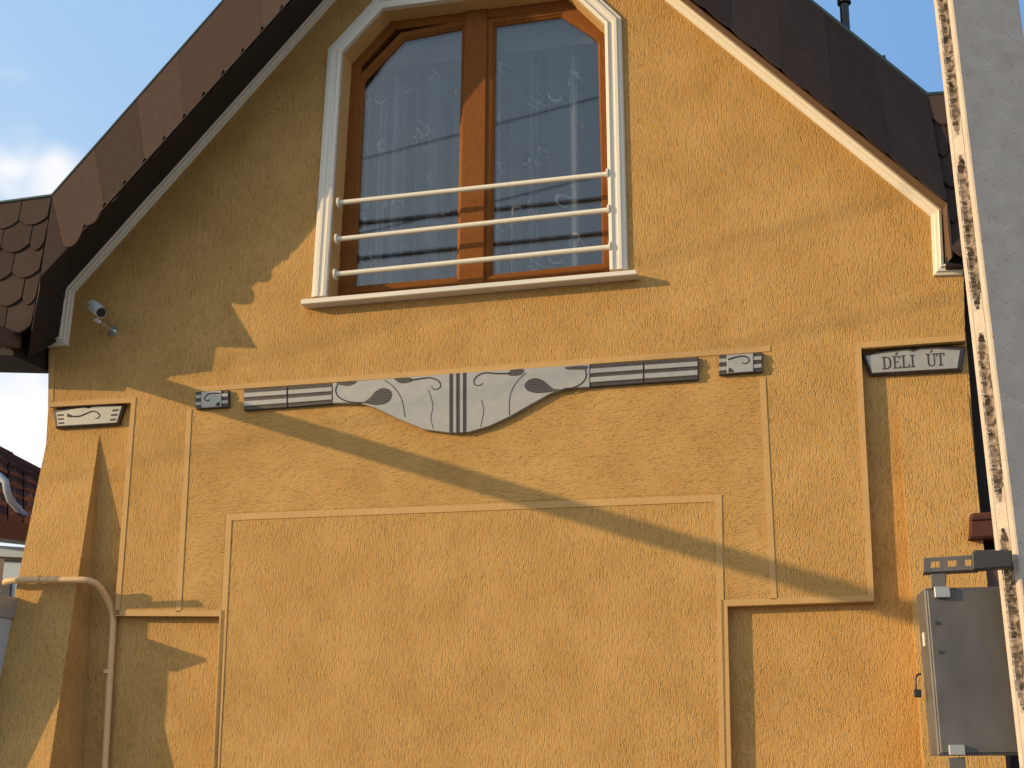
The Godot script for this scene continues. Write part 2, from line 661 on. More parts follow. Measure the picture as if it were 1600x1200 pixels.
# ---------------------------------------------------------------- the house
func build_house() -> void:
	var h := thing("house", "ochre plastered gable house with brown shingled roof and one attic window", "house", Vector3(-2.3, 0, 0))
	# raised face, in two halves either side of the window
	var s := Shape.new()
	var left := [Vector2(-2.3204, 0.2258), Vector2(-3.8548, 0.1509), Vector2(-3.9242, 2.3896), Vector2(-4.66, 2.4077), Vector2(-4.6621, 3.8117), Vector2(-5.2894, 3.8186), Vector2(-5.3309, 4.2458), Vector2(-5.2309, 4.2842), Vector2(-5.2193, 4.6482), Vector2(-3.3941, 6.6336), Vector2(-2.343, 7.7715), Vector2(-2.3327, 6.6544), Vector2(-2.9692, 6.4763), Vector2(-3.2567, 6.1801), Vector2(-3.292, 4.4333), Vector2(-2.303, 4.4264)]
	var right := [Vector2(-2.3204, 0.2258), Vector2(-2.303, 4.4264), Vector2(-1.4241, 4.4372), Vector2(-1.4338, 6.1342), Vector2(-1.7132, 6.4624), Vector2(-2.3327, 6.6544), Vector2(-2.343, 7.7715), Vector2(-0.9553, 6.2679), Vector2(0.5364, 4.6456), Vector2(0.5285, 4.3052), Vector2(0.6336, 4.2998), Vector2(0.6083, 3.8474), Vector2(0.0345, 3.8431), Vector2(0.0179, 2.3945), Vector2(-0.7861, 2.3834), Vector2(-0.8115, 0.3148)]
	s.prism(left, -0.3, 0.0)
	s.prism(right, -0.3, 0.0)
	put("wall", s, M.plaster, h)
	# recessed flanks
	s = Shape.new()
	s.prism([Vector2(-5.1655, 0.0764), Vector2(-3.7326, 0.1464), Vector2(-3.8855, 2.4663), Vector2(-4.5352, 2.4801), Vector2(-4.6579, 3.885), Vector2(-5.3357, 3.9273)], -0.29, -0.064)
	put("wall", s, M.plaster, h)
	s = Shape.new()
	s.prism([Vector2(-0.9233, 0.2835), Vector2(0.5872, 0.3572), Vector2(0.6208, 3.9154), Vector2(-0.0158, 3.9239), Vector2(-0.0358, 2.4199), Vector2(-0.8489, 2.4382)], -0.29, -0.064)
	put("wall", s, M.plaster, h)
	# body of the house behind the front
	var xl: float = -5.31
	var xr: float = 0.60
	s = Shape.new()
	s.box(Vector3(xl, -0.1, -9), Vector3(xl + 0.3, 4.0, -0.302))
	s.box(Vector3(xr - 0.3, -0.1, -9), Vector3(xr, 4.0, -0.302))
	s.box(Vector3(xl + 0.302, -0.1, -9), Vector3(xr - 0.302, 7.0, -8.7))
	put("wall", s, M.plaster, h)
	s = Shape.new()
	s.box(Vector3(-4.6, 3.55, -4.0), Vector3(-0.9, 3.7, -0.302))
	s.box(Vector3(-4.6, 3.7, -4.0), Vector3(-0.9, 6.2, -3.85))
	s.box(Vector3(-4.6, 3.7, -3.849), Vector3(-4.45, 6.2, -0.302))
	s.box(Vector3(-1.05, 3.7, -3.849), Vector3(-0.9, 6.2, -0.302))
	s.box(Vector3(-4.6, 6.2, -4.0), Vector3(-0.9, 6.35, -0.302))
	put("attic_room", s, M.room, h)
	# battered buttresses at both corners: front leans out towards the ground
	s = Shape.new()
	wedge(s, Vector3(-5.3222, 3.622, -0.064), Vector3(-4.9191, 3.6003, -0.064), Vector3(-4.8266, 1.478, 0.304), -5.314, 0.0)
	put("buttress", s, M.plaster, h)
	s = Shape.new()
	wedge(s, Vector3(0.2192, 3.5615, -0.064), Vector3(0.6192, 3.548, -0.064), Vector3(0.2091, 1.5203, 0.304), 0.0, 0.604)
	put("buttress", s, M.plaster, h)
	build_bands(h)
	build_roof(h)
	build_window(h)

# leaning block: top edge a-b, the point p lies on the sloping front lower down
func wedge(s: Shape, a: Vector3, b: Vector3, p: Vector3, xa: float, xb: float) -> void:
	var k := (p.z - a.z) / (a.y - p.y)
	var zb := a.z + k * (a.y + 0.1)
	var al := Vector3(xa if xa != 0.0 else a.x, a.y, a.z)
	var ar := Vector3(xb if xb != 0.0 else b.x, a.y, a.z)
	var bl := Vector3(xa if xa != 0.0 else lerpf(a.x, p.x, (a.y + 0.1) / (a.y - p.y)), -0.1, zb)
	var br := Vector3(xb if xb != 0.0 else lerpf(b.x, p.x, (a.y + 0.1) / (a.y - p.y)), -0.1, zb)
	var back := Vector3(0, 0, -0.2)
	var al0 := Vector3(al.x, al.y, -0.2)
	var ar0 := Vector3(ar.x, ar.y, -0.2)
	var bl0 := Vector3(bl.x, bl.y, -0.2)
	var br0 := Vector3(br.x, br.y, -0.2)
	s.quad(al, ar, br, bl, Vector3(0, 0.2, 1))
	s.quad(al, bl, bl0, al0, Vector3(-1, 0, 0))
	s.quad(ar, br, br0, ar0, Vector3(1, 0, 0))
	s.quad(al, ar, ar0, al0, Vector3(0, 1, 0))
	s.quad(bl, br, br0, bl0, Vector3(0, -1, 0))
	s.quad(al0, ar0, br0, bl0, back)

func ribbon(h: Node3D, path: Array, width: float, z: float) -> void:
	var s := Shape.new()
	s.sweep(path, [Vector2(0, z - 0.02), Vector2(0, z + 0.0045), Vector2(width, z + 0.0045), Vector2(width, z - 0.02)])
	put("plaster_band", s, M.band, h)

func field(h: Node3D, poly: Array, z: float) -> void:
	var s := Shape.new()
	s.prism(poly, z - 0.02, z + 0.0012)
	put("plaster_field", s, M.plaster_across, h)

func build_bands(h: Node3D) -> void:
	# smooth bands left in the scratched render, each a few millimetres proud
	# frame of the big panel
	ribbon(h, [Vector2(-3.7701, 0.155), Vector2(-3.8609, 1.4827), Vector2(-3.8774, 2.9902), Vector2(-0.8339, 2.9846), Vector2(-0.8783, 0.3116)], 0.04, 0)
	# flared outer frame
	ribbon(h, [Vector2(-4.1889, 2.4185), Vector2(-4.2118, 3.7325)], 0.035, 0)
	ribbon(h, [Vector2(-0.5075, 2.4131), Vector2(-0.5147, 3.7066)], 0.035, 0)
	# band under the gable, over the plaques
	ribbon(h, [Vector2(-4.2112, 3.8493), Vector2(-0.4782, 3.8641)], 0.034, 0)
	# edges of the raised face
	ribbon(h, [Vector2(-3.8144, 0.1528), Vector2(-3.9074, 1.4824), Vector2(-3.9229, 2.3896), Vector2(-4.653, 2.4063)], -0.036, 0)
	ribbon(h, [Vector2(-4.6535, 2.4116), Vector2(-4.6617, 3.8073), Vector2(-5.279, 3.8135)], -0.034, 0)
	ribbon(h, [Vector2(0.6085, 3.8493), Vector2(0.0365, 3.8468), Vector2(0.0181, 2.398), Vector2(-0.7842, 2.3869), Vector2(-0.8103, 0.3458)], -0.034, 0)
	ribbon(h, [Vector2(-5.2804, 3.8493), Vector2(-5.3159, 4.2218)], -0.03, 0)
	# across-scratched fields between the frames
	field(h, [Vector2(-4.1819, 3.7652), Vector2(-0.5263, 3.7814), Vector2(-0.5336, 2.46), Vector2(-0.7591, 2.433), Vector2(-0.744, 3.0369), Vector2(-3.9271, 3.0371), Vector2(-3.9173, 2.7602), Vector2(-3.919, 2.4606), Vector2(-4.1523, 2.4616)], 0)

func build_roof(h: Node3D) -> void:
	var out := thing_part("roof", h)
	# white cornice up both slopes with its returns
	var prof := [Vector2(0, -0.02), Vector2(0, 0.05), Vector2(0.014, 0.056), Vector2(0.021, 0.04), Vector2(0.036, 0.038), Vector2(0.043, 0.024), Vector2(0.054, 0.021), Vector2(0.058, 0.01), Vector2(0.058, -0.02)]
	var s := Shape.new()
	var flip := []
	for p in prof:
		flip.append(Vector2(-p.x, p.y))
	s.sweep([Vector2(-5.3359, 4.2919), Vector2(-5.2318, 4.2934), Vector2(-5.2233, 4.6392), Vector2(-3.3935, 6.6185), Vector2(-2.3428, 7.7559), Vector2(-0.9557, 6.2541), Vector2(0.5358, 4.6377), Vector2(0.5247, 4.3016), Vector2(0.6298, 4.2962)], flip)
	put("cornice", s, M.trim, h)
	# soffit between cornice and drip edge
	var wall := [Vector3(-2.3428, 7.7559, 0), Vector3(-3.3935, 6.6185, 0), Vector3(-4.5576, 5.3597, 0), Vector3(-5.2233, 4.6392, 0), Vector3(-5.2255, 4.5649, 0), Vector3(-5.2284, 4.4494, 0), Vector3(-5.2301, 4.3712, 0), Vector3(-5.2303, 4.3254, 0), Vector3(-5.2318, 4.2934, 0)]
	var edge := [Vector3(-2.3589, 7.632, 0.38), Vector3(-3.4357, 6.3318, 0.5), Vector3(-4.5361, 5.1031, 0.535), Vector3(-4.928, 4.7275, 0.5), Vector3(-4.9955, 4.4928, 0.645), Vector3(-5.0724, 4.4563, 0.53), Vector3(-5.0917, 4.2924, 0.53), Vector3(-5.1756, 4.2158, 0.42), Vector3(-5.3253, 4.0962, 0.22)]
	s = Shape.new()
	soffit_strip(s, wall, edge, Vector3(0.5, -0.6, 0.2))
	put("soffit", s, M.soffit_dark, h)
	var wall_r := [Vector3(-2.3428, 7.7559, 0), Vector3(-0.9557, 6.2541, 0), Vector3(0.5358, 4.6377, 0), Vector3(0.5345, 4.4782, 0), Vector3(0.5264, 4.3015, 0)]
	var edge_r := [Vector3(-2.3589, 7.632, 0.38), Vector3(-0.871, 6.1243, 0.2), Vector3(0.5567, 4.6061, 0.2), Vector3(0.5618, 4.4459, 0.2), Vector3(0.5598, 4.2844, 0.2)]
	s = Shape.new()
	soffit_strip(s, wall_r, edge_r, Vector3(-0.5, -0.6, 0.2))
	put("soffit", s, M.soffit, h)
	# eave boxes running back along both side walls
	s = Shape.new()
	s.prism([Vector2(-6.2832, 4.1651), Vector2(-5.3559, 4.0851), Vector2(-5.3557, 4.2127), Vector2(-6.2979, 4.2673)], -0.12, 0.34)
	s.prism([Vector2(-6.2859, 4.1836), Vector2(-5.3631, 4.1057), Vector2(-5.3303, 4.423), Vector2(-6.3316, 4.5021)], -0.11, 0.2)
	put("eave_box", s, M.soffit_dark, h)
	s = Shape.new()
	s.prism([Vector2(0.532, 4.2692), Vector2(1.2811, 4.2175), Vector2(1.2863, 4.2699), Vector2(0.5364, 4.3269)], -8.9, 0.1)
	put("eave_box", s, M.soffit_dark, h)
	# shingled verge, left
	var rng := RandomNumberGenerator.new()
	rng.seed = 12
	var lv := [Vector3(-4.928, 4.7275, 0.5), Vector3(-2.3589, 7.632, 0.38), Vector3(-2.3889, 8.6278, 0.06), Vector3(-5.2516, 5.2372, 0.24)]
	verge(out, lv, 10, Vector3(-0.35, 0.3, 0.88).normalized(), rng, 0.13)
	var rv := [Vector3(-2.3589, 7.632, 0.38), Vector3(0.5567, 4.6061, 0.2), Vector3(0.5281, 5.5119, -0.25), Vector3(-2.3889, 8.6278, 0.06)]
	verge(out, rv, 10, Vector3(0.3, 0.35, 0.88).normalized(), rng, 0.02)
	# flared eaves with rows of rounded shingles
	var le := [Vector3(-6.3513, 4.2006, 0.42), Vector3(-5.1751, 4.2114, 0.42), Vector3(-5.2516, 5.2372, 0.24), Vector3(-6.6505, 5.2015, 0.24)]
	eave(out, le, 5, 6, Vector3(-0.15, 0.6, 0.78).normalized(), rng)
	s = Shape.new()
	var g := [Vector3(-5.1751, 4.2114, 0.42), Vector3(-5.0917, 4.2924, 0.53), Vector3(-5.0724, 4.4563, 0.53), Vector3(-4.9955, 4.4928, 0.645), Vector3(-4.928, 4.7275, 0.5), Vector3(-5.2516, 5.2372, 0.24)]
	for i in 4:
		s.tri(g[i], g[i + 1], g[5], Vector3(0.1, 0.3, 1))
	put("shingle", s, M.shingle0, out)
	var re := [Vector3(0.5598, 4.2844, 0.2), Vector3(1.3389, 4.277, 0.2), Vector3(1.5237, 5.4615, -0.25), Vector3(0.5281, 5.5119, -0.25)]
	eave(out, re, 5, 6, Vector3(0.15, 0.6, 0.78).normalized(), rng)
	s = Shape.new()
	g = [Vector3(0.5598, 4.2844, 0.2), Vector3(0.5618, 4.4459, 0.2), Vector3(0.5567, 4.6061, 0.2), Vector3(0.5281, 5.5119, -0.25)]
	s.quad(g[0], g[1], g[2], g[3], Vector3(0.1, 0.3, 1))
	put("shingle", s, M.shingle1, out)
	# dark metal flashing along the top edge
	s = Shape.new()
	s.tube([Vector3(-6.652, 5.2114, 0.24), Vector3(-5.2526, 5.2467, 0.24), Vector3(-2.389, 8.6388, 0.06), Vector3(0.5287, 5.5206, -0.25), Vector3(1.5245, 5.4699, -0.25)], 0.016, 8)
	put("flashing", s, M.flashing, out)
	# slopes behind the flashing
	s = Shape.new()
	var a := [Vector3(-6.6609, 5.2162, 0.23), Vector3(-5.2596, 5.2516, 0.23), Vector3(-2.3921, 8.648, 0.05), Vector3(0.5294, 5.5255, -0.26), Vector3(1.5264, 5.4748, -0.26)]
	for i in 4:
		var b0: Vector3 = a[i] + Vector3(0, 0.0, -9)
		var b1: Vector3 = a[i + 1] + Vector3(0, 0.0, -9)
		var d := Vector3(0, -0.12, 0)
		s.quad(a[i], a[i + 1], b1, b0, Vector3(0, 1, 0))
		s.quad(a[i] + d, a[i + 1] + d, b1 + d, b0 + d, Vector3(0, -1, 0))
		s.quad(a[i], a[i + 1], a[i + 1] + d, a[i] + d, Vector3(0, 0, 1))
		s.quad(b0, b1, b1 + d, b0 + d, Vector3(0, 0, -1))
	put("slope", s, M.shingle2, out)
	# vent pipe with collar and a small snow hook on the right slope
	s = Shape.new()
	s.tube([Vector3(0.0718, 6.1012, -0.5), Vector3(0.0751, 6.5842, -0.5)], 0.030, 14)
	s.tube([Vector3(0.0748, 6.3645, -0.5), Vector3(0.0746, 6.4311, -0.5)], 0.045, 14)
	put("vent_pipe", s, M.black, h)
	s = Shape.new()
	s.prism([Vector2(0.2461, 5.773), Vector2(0.2659, 5.8377), Vector2(0.3014, 5.8418), Vector2(0.3137, 5.7328)], -0.36, -0.28)
	put("snow_hook", s, M.flashing, h)

func thing_part(called: String, parent: Node3D) -> Node3D:
	var o := Node3D.new()
	o.name = called
	parent.add_child(o, true)
	return o

func soffit_strip(s: Shape, wall: Array, edge: Array, out: Vector3) -> void:
	for i in wall.size() - 1:
		s.quad(wall[i], wall[i + 1], edge[i + 1], edge[i], out)
		# board thickness behind it
		var t := -out.normalized() * 0.008
		s.quad(wall[i] + t, wall[i + 1] + t, edge[i + 1] + t, edge[i] + t, -out)
		s.quad(edge[i], edge[i + 1], edge[i + 1] + t, edge[i] + t, Vector3(0, 0, 1))

func verge(parent: Node3D, c: Array, count: int, out: Vector3, rng: RandomNumberGenerator, scallop: float) -> void:
	var s := Shape.new()
	s.quad(on_patch(c, 0, 0.13), on_patch(c, 1, 0.13), on_patch(c, 1, 1), on_patch(c, 0, 1), out)
	put("underlay", s, M.soffit_dark, parent)
	for i in count:
		var w := 1.0 / count
		shingle(c, i * w + 0.0002, (i + 1) * w - 0.0002, (0.02 - scallop) + rng.randf() * 0.01, 0.99, scallop, 0.014 + rng.randf() * 0.0025, 0.008 + rng.randf() * 0.002, 0.006, out, M["shingle%d" % rng.randi_range(0, 2)], parent, 2)

func eave(parent: Node3D, c: Array, rows: int, cols: int, out: Vector3, rng: RandomNumberGenerator) -> void:
	var s := Shape.new()
	s.quad(on_patch(c, 0, 0.02), on_patch(c, 1, 0.02), on_patch(c, 1, 1), on_patch(c, 0, 1), out)
	put("underlay", s, M.soffit_dark, parent)
	for r in rows:
		for i in range(-1, cols + 1):
			var w := 1.0 / cols
			var s0 := (i + 0.5 * (r % 2)) * w
			var s1 := s0 + w
			s0 = maxf(s0 + 0.003, 0.0)
			s1 = minf(s1 - 0.003, 1.0)
			if s1 - s0 < 0.03:
				continue
			var t0 := r / float(rows) - 0.02
			shingle(c, s0, s1, t0, minf(t0 + 1.3 / rows, 1.0), 0.055, 0.022 + rng.randf() * 0.008, 0.006, 0.010, out, M["shingle%d" % rng.randi_range(0, 2)], parent)

func build_window(h: Node3D) -> void:
	# moulded surround on the wall
	var s := Shape.new()
	var path := [Vector2(-3.292, 4.4333), Vector2(-3.2567, 6.1801), Vector2(-2.9692, 6.4763), Vector2(-1.7132, 6.4624), Vector2(-1.4338, 6.1342), Vector2(-1.424, 4.4456)]
	var prof := [Vector2(0, -0.12), Vector2(0, 0.034), Vector2(0.02, 0.04), Vector2(0.028, 0.028), Vector2(0.052, 0.028), Vector2(0.058, 0.036), Vector2(0.078, 0.036), Vector2(0.084, 0.024), Vector2(0.104, 0.022), Vector2(0.11, 0.01), Vector2(0.11, -0.02)]
	s.sweep(path, prof)
	put("window_surround", s, M.trim, h)
	s = Shape.new()
	s.prism([Vector2(-3.4334, 4.3617), Vector2(-3.4352, 4.3966), Vector2(-1.2521, 4.4075), Vector2(-1.241, 4.3777)], -0.1, 0.1, 0.004)
	put("window_sill", s, M.trim, h)
	var w := thing_part("window", h)
	# plastered reveal
	s = Shape.new()
	s.sweep(path, [Vector2(0.0, -0.01), Vector2(-0.004, -0.012), Vector2(-0.012, -0.16), Vector2(0.0, -0.16)])
	put("reveal", s, M.band, w)
	var zf := -0.135
	# fixed frame with its middle post
	s = Shape.new()
	s.sweep([Vector2(-3.2953, 4.4072), Vector2(-3.2616, 6.1856), Vector2(-2.9742, 6.4869), Vector2(-1.7088, 6.4712), Vector2(-1.4253, 6.1376), Vector2(-1.4163, 4.4198), Vector2(-3.2953, 4.4072)], [Vector2(0.01, zf - 0.06), Vector2(0.01, zf), Vector2(-0.075, zf), Vector2(-0.083, zf - 0.008), Vector2(-0.083, zf - 0.06)])
	put("frame", s, M.wood, w)
	s = Shape.new()
	s.prism([Vector2(-2.4458, 4.4258), Vector2(-2.4298, 6.5043), Vector2(-2.4228, 6.6513), Vector2(-2.2627, 6.6269), Vector2(-2.2702, 6.4807), Vector2(-2.2702, 4.4329)], zf - 0.06, zf + 0.012, 0.008)
	put("mullion", s, M.wood, w)
	# sashes: closed moulded frames, each with its pane
	var panes := [[Vector2(-3.1684, 4.5488), Vector2(-3.1551, 6.0409), Vector2(-2.8739, 6.3211), Vector2(-2.4548, 6.35), Vector2(-2.4654, 4.5506)], [Vector2(-2.2286, 4.5475), Vector2(-2.2189, 6.3357), Vector2(-1.7608, 6.3419), Vector2(-1.5146, 6.1308), Vector2(-1.4959, 4.5605)]]
	for p in panes:
		var pp := PackedVector2Array(p)
		if Geometry2D.is_polygon_clockwise(pp):
			pp.reverse()
		var sash := Shape.new()
		sash.sweep(Array(pp), [Vector2(0.002, -0.19), Vector2(0.002, -0.158), Vector2(-0.012, -0.148), Vector2(-0.018, -0.14), Vector2(-0.052, -0.14), Vector2(-0.06, -0.15), Vector2(-0.06, -0.19)], true)
		put("sash", sash, M.wood, w)
		for z in [-0.165, -0.182]:
			var g := Shape.new()
			g.prism(Array(pp), z - 0.004, z)
			put("pane", g, M.glass, w)
	# curtains behind the glass
	var cm := curtain_material()
	var spans := [[-3.48, -2.62, "pale gauze curtain with woven hooks behind the left window pane"], [-2.58, -1.68, "pale gauze curtain with woven hooks behind the right window pane"]]
	for k in 2:
		var q: Array = spans[k]
		var top := 6.25
		var low := 4.02
		var t := thing("curtain", q[2], "curtain", Vector3((q[0] + q[1]) / 2, low, -0.34), "gauze curtains in the attic window")
		var cs := Shape.new()
		var cols := 140
		var pts := []
		var uvs := []
		for i in cols + 1:
			var f := float(i) / cols
			var x := lerpf(q[0], q[1], f)
			var ph := f * 46.0 + 3.4 * sin(f * 7.0 + k * 2.0) + 1.2 * sin(f * 19.0)
			var z := -0.42 + 0.045 * sin(ph) + 0.016 * sin(ph * 2.3 + 1.0)
			pts.append(Vector2(x, z))
			uvs.append(f * 0.95 + k * 0.43)
		var av := PackedVector3Array()
		var an := PackedVector3Array()
		var au := PackedVector2Array()
		for i in cols:
			var p0: Vector2 = pts[i]
			var p1: Vector2 = pts[i + 1]
			var quad := [[p0, top, uvs[i], 0.0, i], [p1, top, uvs[i + 1], 0.0, i + 1], [p1, low, uvs[i + 1], 1.9, i + 1], [p0, top, uvs[i], 0.0, i], [p1, low, uvs[i + 1], 1.9, i + 1], [p0, low, uvs[i], 1.9, i]]
			for e in quad:
				var j: int = e[4]
				var d: Vector2 = pts[mini(j + 1, cols)] - pts[maxi(j - 1, 0)]
				av.append(Vector3(e[0].x, e[1], e[0].y))
				an.append(Vector3(-d.y, 0, d.x).normalized())
				au.append(Vector2(e[2], e[3]))
		cs.v = av
		cs.n = an
		cs.u = au
		for i in av.size():
			cs.c.append(Color.WHITE)
		put("cloth", cs, cm, t)

# ---------------------------------------------------------------- plaques
func plate(called: String, poly: Array, z0: float, z1: float, mat: Material, parent: Node3D, bevel := 0.0) -> void:
	var s := Shape.new()
	s.prism(poly, z0, z1, bevel)
	put(called, s, mat, parent)

# strip of a quad (bl, br, tr, tl) between fractions of its height and length
func part_of(q: Array, x0: float, x1: float, y0: float, y1: float) -> Array:
	var f := func(x: float, y: float) -> Vector2: return (q[0] as Vector2).lerp(q[1], x).lerp((q[3] as Vector2).lerp(q[2], x), y)
	return [f.call(x0, y0), f.call(x1, y0), f.call(x1, y1), f.call(x0, y1)]

func curve(pts: Array, steps := 6) -> Array:
	var c := Curve2D.new()
	for i in pts.size():
		var a: Vector2 = pts[maxi(i - 1, 0)]
		var b: Vector2 = pts[mini(i + 1, pts.size() - 1)]
		var d := (b - a) / 6.0
		c.add_point(pts[i], -d, d)
	var out := []
	for i in pts.size() - 1:
		for k in steps:
			out.append(c.sample(i, k / float(steps)))
	out.append(pts[-1])
	return out

func engraved(parent: Node3D, called: String, pts: Array, r: float, z: float, r1 := -1.0) -> void:
	var path := []
	for p in curve(pts):
		path.append(Vector3(p.x, p.y, z))
	var s := Shape.new()
	s.tube(path, r, 6, true, r1)
	put(called, s, M.ink, parent)

func leaf(parent: Node3D, pts: Array, z: float) -> void:
	var poly := PackedVector2Array(curve(pts + [pts[0]]))
	poly.remove_at(poly.size() - 1)
	plate("leaf", Array(poly), z - 0.004, z + 0.0025, M.ink, parent)
	var lo := INF
	var hi := -INF
	for p in poly:
		lo = minf(lo, p.y)
		hi = maxf(hi, p.y)
	var s := Shape.new()
	var y := lo + 0.007
	while y < hi - 0.004:
		for seg in Geometry2D.intersect_polyline_with_polygon(PackedVector2Array([Vector2(-20, y - 17.3 * 0.0 ), Vector2(20, y)]), poly):
			if seg.size() >= 2:
				s.tube([Vector3(seg[0].x, seg[0].y, z + 0.002), Vector3(seg[1].x, seg[1].y, z + 0.002)], 0.0009, 5)
		y += 0.0105
	if s.v.size():
		put("leaf_veins", s, M.tin, parent)

func build_plaques() -> void:
	var t := thing("wall_emblem", "long tin emblem with striped arms and a bellied leaf-patterned middle on the facade", "wall emblem", Vector3(-2.2922, 3.6189, 0))
	# middle shield
	var shield := [Vector2(-3.2119, 3.7068), Vector2(-3.0298, 3.6959), Vector2(-2.9213, 3.6561), Vector2(-2.7617, 3.5746), Vector2(-2.6005, 3.5023), Vector2(-2.4298, 3.4706), Vector2(-2.3148, 3.4684), Vector2(-2.1805, 3.4993), Vector2(-2.0553, 3.5505), Vector2(-1.9306, 3.6136), Vector2(-1.8023, 3.6782), Vector2(-1.7025, 3.7081), Vector2(-1.5561, 3.7069), Vector2(-1.5546, 3.8515), Vector2(-2.3285, 3.8506), Vector2(-3.2177, 3.8419)]
	plate("shield", shield, 0.0, 0.036, M.tin, t, 0.004)
	for b in [[Vector2(-2.4407, 3.8477), Vector2(-2.4199, 3.8484), Vector2(-2.4134, 3.4718), Vector2(-2.434, 3.4729)], [Vector2(-2.397, 3.8477), Vector2(-2.3762, 3.8479), Vector2(-2.3701, 3.4694), Vector2(-2.3907, 3.4705)], [Vector2(-2.3533, 3.8481), Vector2(-2.3326, 3.8484), Vector2(-2.3271, 3.4687), Vector2(-2.3476, 3.4682)]]:
		plate("shield_bar", b, 0.02, 0.0385, M.ink, t)
	var za := 0.0365
	leaf(t, [Vector2(-3.0083, 3.6966), Vector2(-2.9621, 3.7251), Vector2(-2.9249, 3.7645), Vector2(-2.8785, 3.7845), Vector2(-2.8354, 3.7714), Vector2(-2.8174, 3.7411), Vector2(-2.8291, 3.7045), Vector2(-2.8667, 3.6819), Vector2(-2.9306, 3.6795)], za)
	leaf(t, [Vector2(-3.1822, 3.8291), Vector2(-3.1827, 3.8401), Vector2(-3.0611, 3.8402), Vector2(-3.0735, 3.8242), Vector2(-3.1208, 3.8146)], za)
	leaf(t, [Vector2(-2.8077, 3.8414), Vector2(-2.7099, 3.8417), Vector2(-2.684, 3.8242), Vector2(-2.7132, 3.8094), Vector2(-2.7642, 3.8106)], za)
	engraved(t, "leaf_stem", [Vector2(-3.1823, 3.8312), Vector2(-3.1958, 3.7899), Vector2(-3.1744, 3.7465), Vector2(-3.1168, 3.7136), Vector2(-3.0515, 3.7013), Vector2(-2.9998, 3.6982)], 0.004, za)
	engraved(t, "leaf_stem", [Vector2(-2.7009, 3.8232), Vector2(-2.6292, 3.8289), Vector2(-2.5661, 3.831), Vector2(-2.5153, 3.8091), Vector2(-2.4979, 3.779), Vector2(-2.51, 3.7571), Vector2(-2.5393, 3.7548), Vector2(-2.5564, 3.7745)], 0.005, za, 0.0025)
	engraved(t, "leaf_stem", [Vector2(-2.8672, 3.834), Vector2(-2.806, 3.7862), Vector2(-2.7528, 3.7081), Vector2(-2.7241, 3.5869)], 0.0025, za)
	engraved(t, "leaf_stem", [Vector2(-2.577, 3.7551), Vector2(-2.5455, 3.6544), Vector2(-2.5562, 3.5731), Vector2(-2.5381, 3.5029)], 0.002, za)
	leaf(t, [Vector2(-1.7026, 3.7001), Vector2(-1.7743, 3.7086), Vector2(-1.8142, 3.7394), Vector2(-1.8503, 3.77), Vector2(-1.8945, 3.7831), Vector2(-1.9389, 3.7717), Vector2(-1.9591, 3.7405), Vector2(-1.9428, 3.7111), Vector2(-1.8945, 3.6919), Vector2(-1.8143, 3.691)], za)
	leaf(t, [Vector2(-1.7098, 3.8418), Vector2(-1.5785, 3.8418), Vector2(-1.5787, 3.8209), Vector2(-1.6859, 3.826)], za)
	leaf(t, [Vector2(-2.0488, 3.8451), Vector2(-1.9674, 3.8453), Vector2(-1.9876, 3.8116), Vector2(-2.0609, 3.8144)], za)
	engraved(t, "leaf_stem", [Vector2(-1.7105, 3.7006), Vector2(-1.647, 3.7126), Vector2(-1.5992, 3.7377), Vector2(-1.5771, 3.7764), Vector2(-1.5826, 3.8252)], 0.004, za)
	engraved(t, "leaf_stem", [Vector2(-2.0528, 3.824), Vector2(-2.1304, 3.8292), Vector2(-2.2126, 3.8387), Vector2(-2.2619, 3.8214), Vector2(-2.2822, 3.794), Vector2(-2.2736, 3.7667), Vector2(-2.2447, 3.7608), Vector2(-2.2243, 3.7738)], 0.005, za, 0.0025)
	engraved(t, "leaf_stem", [Vector2(-1.9512, 3.8214), Vector2(-2.0158, 3.7604), Vector2(-2.0519, 3.6774), Vector2(-2.0553, 3.5605)], 0.0025, za)
	engraved(t, "leaf_stem", [Vector2(-2.2313, 3.6681), Vector2(-2.2182, 3.5942), Vector2(-2.2375, 3.4984)], 0.002, za)
	# striped arms, two tiles each side
	for q in [[Vector2(-3.8266, 3.6969), Vector2(-3.5231, 3.7002), Vector2(-3.5305, 3.8407), Vector2(-3.8356, 3.8408)], [Vector2(-3.5187, 3.6999), Vector2(-3.214, 3.7049), Vector2(-3.2198, 3.8412), Vector2(-3.5261, 3.8413)], [Vector2(-1.5541, 3.7087), Vector2(-1.2284, 3.7118), Vector2(-1.2255, 3.8499), Vector2(-1.5527, 3.8494)], [Vector2(-1.2245, 3.7116), Vector2(-0.9033, 3.7125), Vector2(-0.899, 3.8504), Vector2(-1.2216, 3.8496)]]:
		plate("arm", q, 0.0, 0.030, M.dark_tin, t, 0.003)
		for y in [[0.18, 0.42], [0.58, 0.80]]:
			plate("stripe", part_of(q, 0.008, 0.992, y[0], y[1]), 0.024, 0.038, M.tin, t, 0.003)
	# two small end plaques
	var small := [["small square tin plaque with a curl, left of the long emblem and half in shadow", [Vector2(-4.1698, 3.7257), Vector2(-3.937, 3.7269), Vector2(-3.9445, 3.8412), Vector2(-4.1784, 3.8429)]], ["small square tin plaque with a curl, right of the long emblem in full sun", [Vector2(-0.782, 3.732), Vector2(-0.5301, 3.7349), Vector2(-0.525, 3.8537), Vector2(-0.7777, 3.8538)]]]
